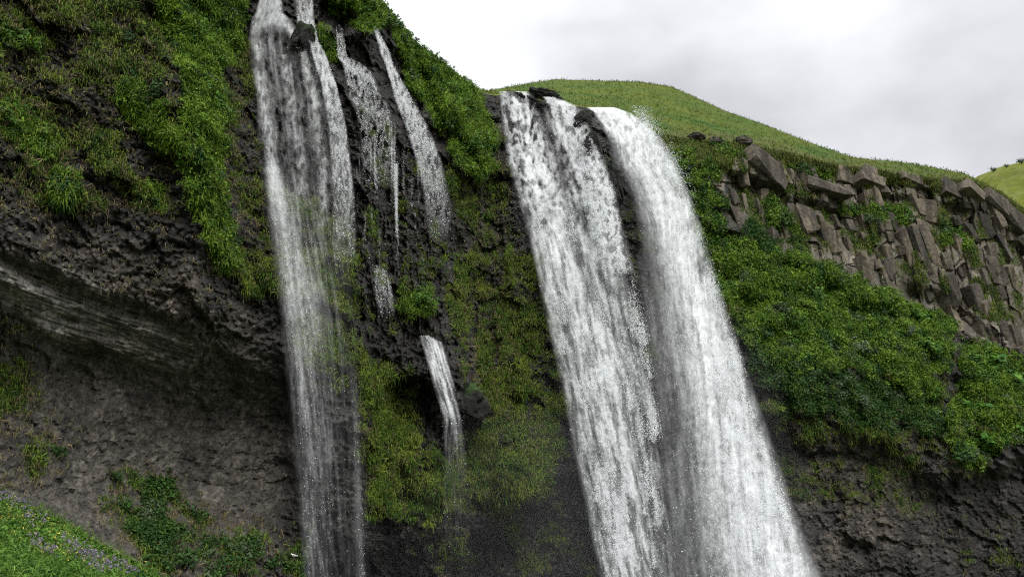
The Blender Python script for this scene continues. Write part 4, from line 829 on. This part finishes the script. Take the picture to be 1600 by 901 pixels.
# ------------------------------------------------------------------ three white sea birds on the cliff
m_b, m_g, m_k = plain_mat('white_plumage', (.78, .78, .76), bump=.1, mott=.06), plain_mat('grey_wing', (.30, .31, .33), bump=.1, mott=.1), plain_mat('bill', (.45, .32, .10), bump=0, mott=.1)
def lathe(name, prof, m_, sides=10):
    V = [(r_*math.cos(2*math.pi*k_/sides), y_, r_*math.sin(2*math.pi*k_/sides) + z_) for (y_, r_, z_) in prof for k_ in range(sides)]
    F = [(q_*sides + k_, q_*sides + (k_+1) % sides, (q_+1)*sides + (k_+1) % sides, (q_+1)*sides + k_) for q_ in range(len(prof)-1) for k_ in range(sides)]; return mesh_np(name, V, F, m_, smooth=True)
BB = lathe('body', [(-.24,.005,.02), (-.18,.05,.03), (-.05,.095,.03), (.08,.09,.05), (.15,.06,.10), (.19,.055,.15), (.235,.045,.17), (.27,.012,.16)], m_b)
BW = lathe('wing', [(-.26,.004,.03), (-.12,.03,.04), (.0,.045,.05), (.09,.02,.05), (.11,.003,.05)], m_g, 8); BT = lathe('tail', [(-.36,.035,.01), (-.30,.03,.015), (-.2,.03,.02)], m_b, 8); BK_ = lathe('bill', [(.26,.014,.16), (.30,.010,.155), (.325,.002,.145)], m_k, 6)
def bird(px, py, label, rz, sc=1.0):
    r_ = float(cliff_r(np.array([px], float), np.array([py], float))[0]) - .45; root = empty('seabird', tuple(float(q_) for q_ in at(px, py, r_)), label=label, cat='bird', group='white birds on the cliff'); root.rotation_euler = (0, 0, rz); root.scale = (sc,)*3
    for n_, m_, x_ in (('body', BB, 0), ('wing', BW, .075), ('wing', BW, -.075), ('tail', BT, 0), ('bill', BK_, 0)):
        o_ = bpy.data.objects.new(n_, m_); o_.location = (x_, 0, 0); link(o_, root)
bird(1536, 311, 'small white bird resting on the rock arch at the right', 1.9, 1.3); bird(641, 110, 'small white bird on the green slope right of the slender waterfall', .5, 1.1); bird(459, 868, 'small white bird low by the foot of the thin misty waterfall', 1.2, .9)

# ------------------------------------------------------------------ mist hanging in the air about the falls: closed bodies of thin fog
m_m, t = mat_new('mist'); o = node(t, 'ShaderNodeOutputMaterial'); pv_ = node(t, 'ShaderNodeVolumePrincipled'); pv_.inputs['Color'].default_value = (.92, .95, .97, 1); pv_.inputs['Density'].default_value = .0030; pv_.inputs['Anisotropy'].default_value = .2
t.links.new(pv_.outputs[0], o.inputs['Volume'])
def mist(px, py, wpx, hpx, depth_, label, tilt=0.):
    bm = bmesh.new(); bmesh.ops.create_icosphere(bm, subdivisions=4, radius=1.0); V = np.array([v_.co[:] for v_ in bm.verts]); F = np.array([[q_.index for q_ in f_.verts] for f_ in bm.faces]); bm.free()
    V = V*(1 + .22*fbm(V[:, 0]*1.5 + px, V[:, 1]*1.5, V[:, 2]*1.5, 2))[:, None]
    r_ = float(cliff_r(np.array([px], float), np.array([py], float))[0]) - depth_*.7; p_ = at(px, py, r_); k_ = float(np.linalg.norm(p_))/FPX
    o_ = bpy.data.objects.new('mist', mesh_np('mist', V, F, m_m, None, True)); o_.location = p_; o_.scale = (wpx*k_/2, depth_, hpx*k_/2); o_.rotation_euler = (0, tilt, 0); link(o_, label=label, kind='stuff')
mist(790, 870, 620, 420, 12, 'thin mist drifting in front of the dark hollow between the falls')
mist(1050, 800, 460, 760, 9, 'thin mist around the broad and the solid waterfall', -.15)
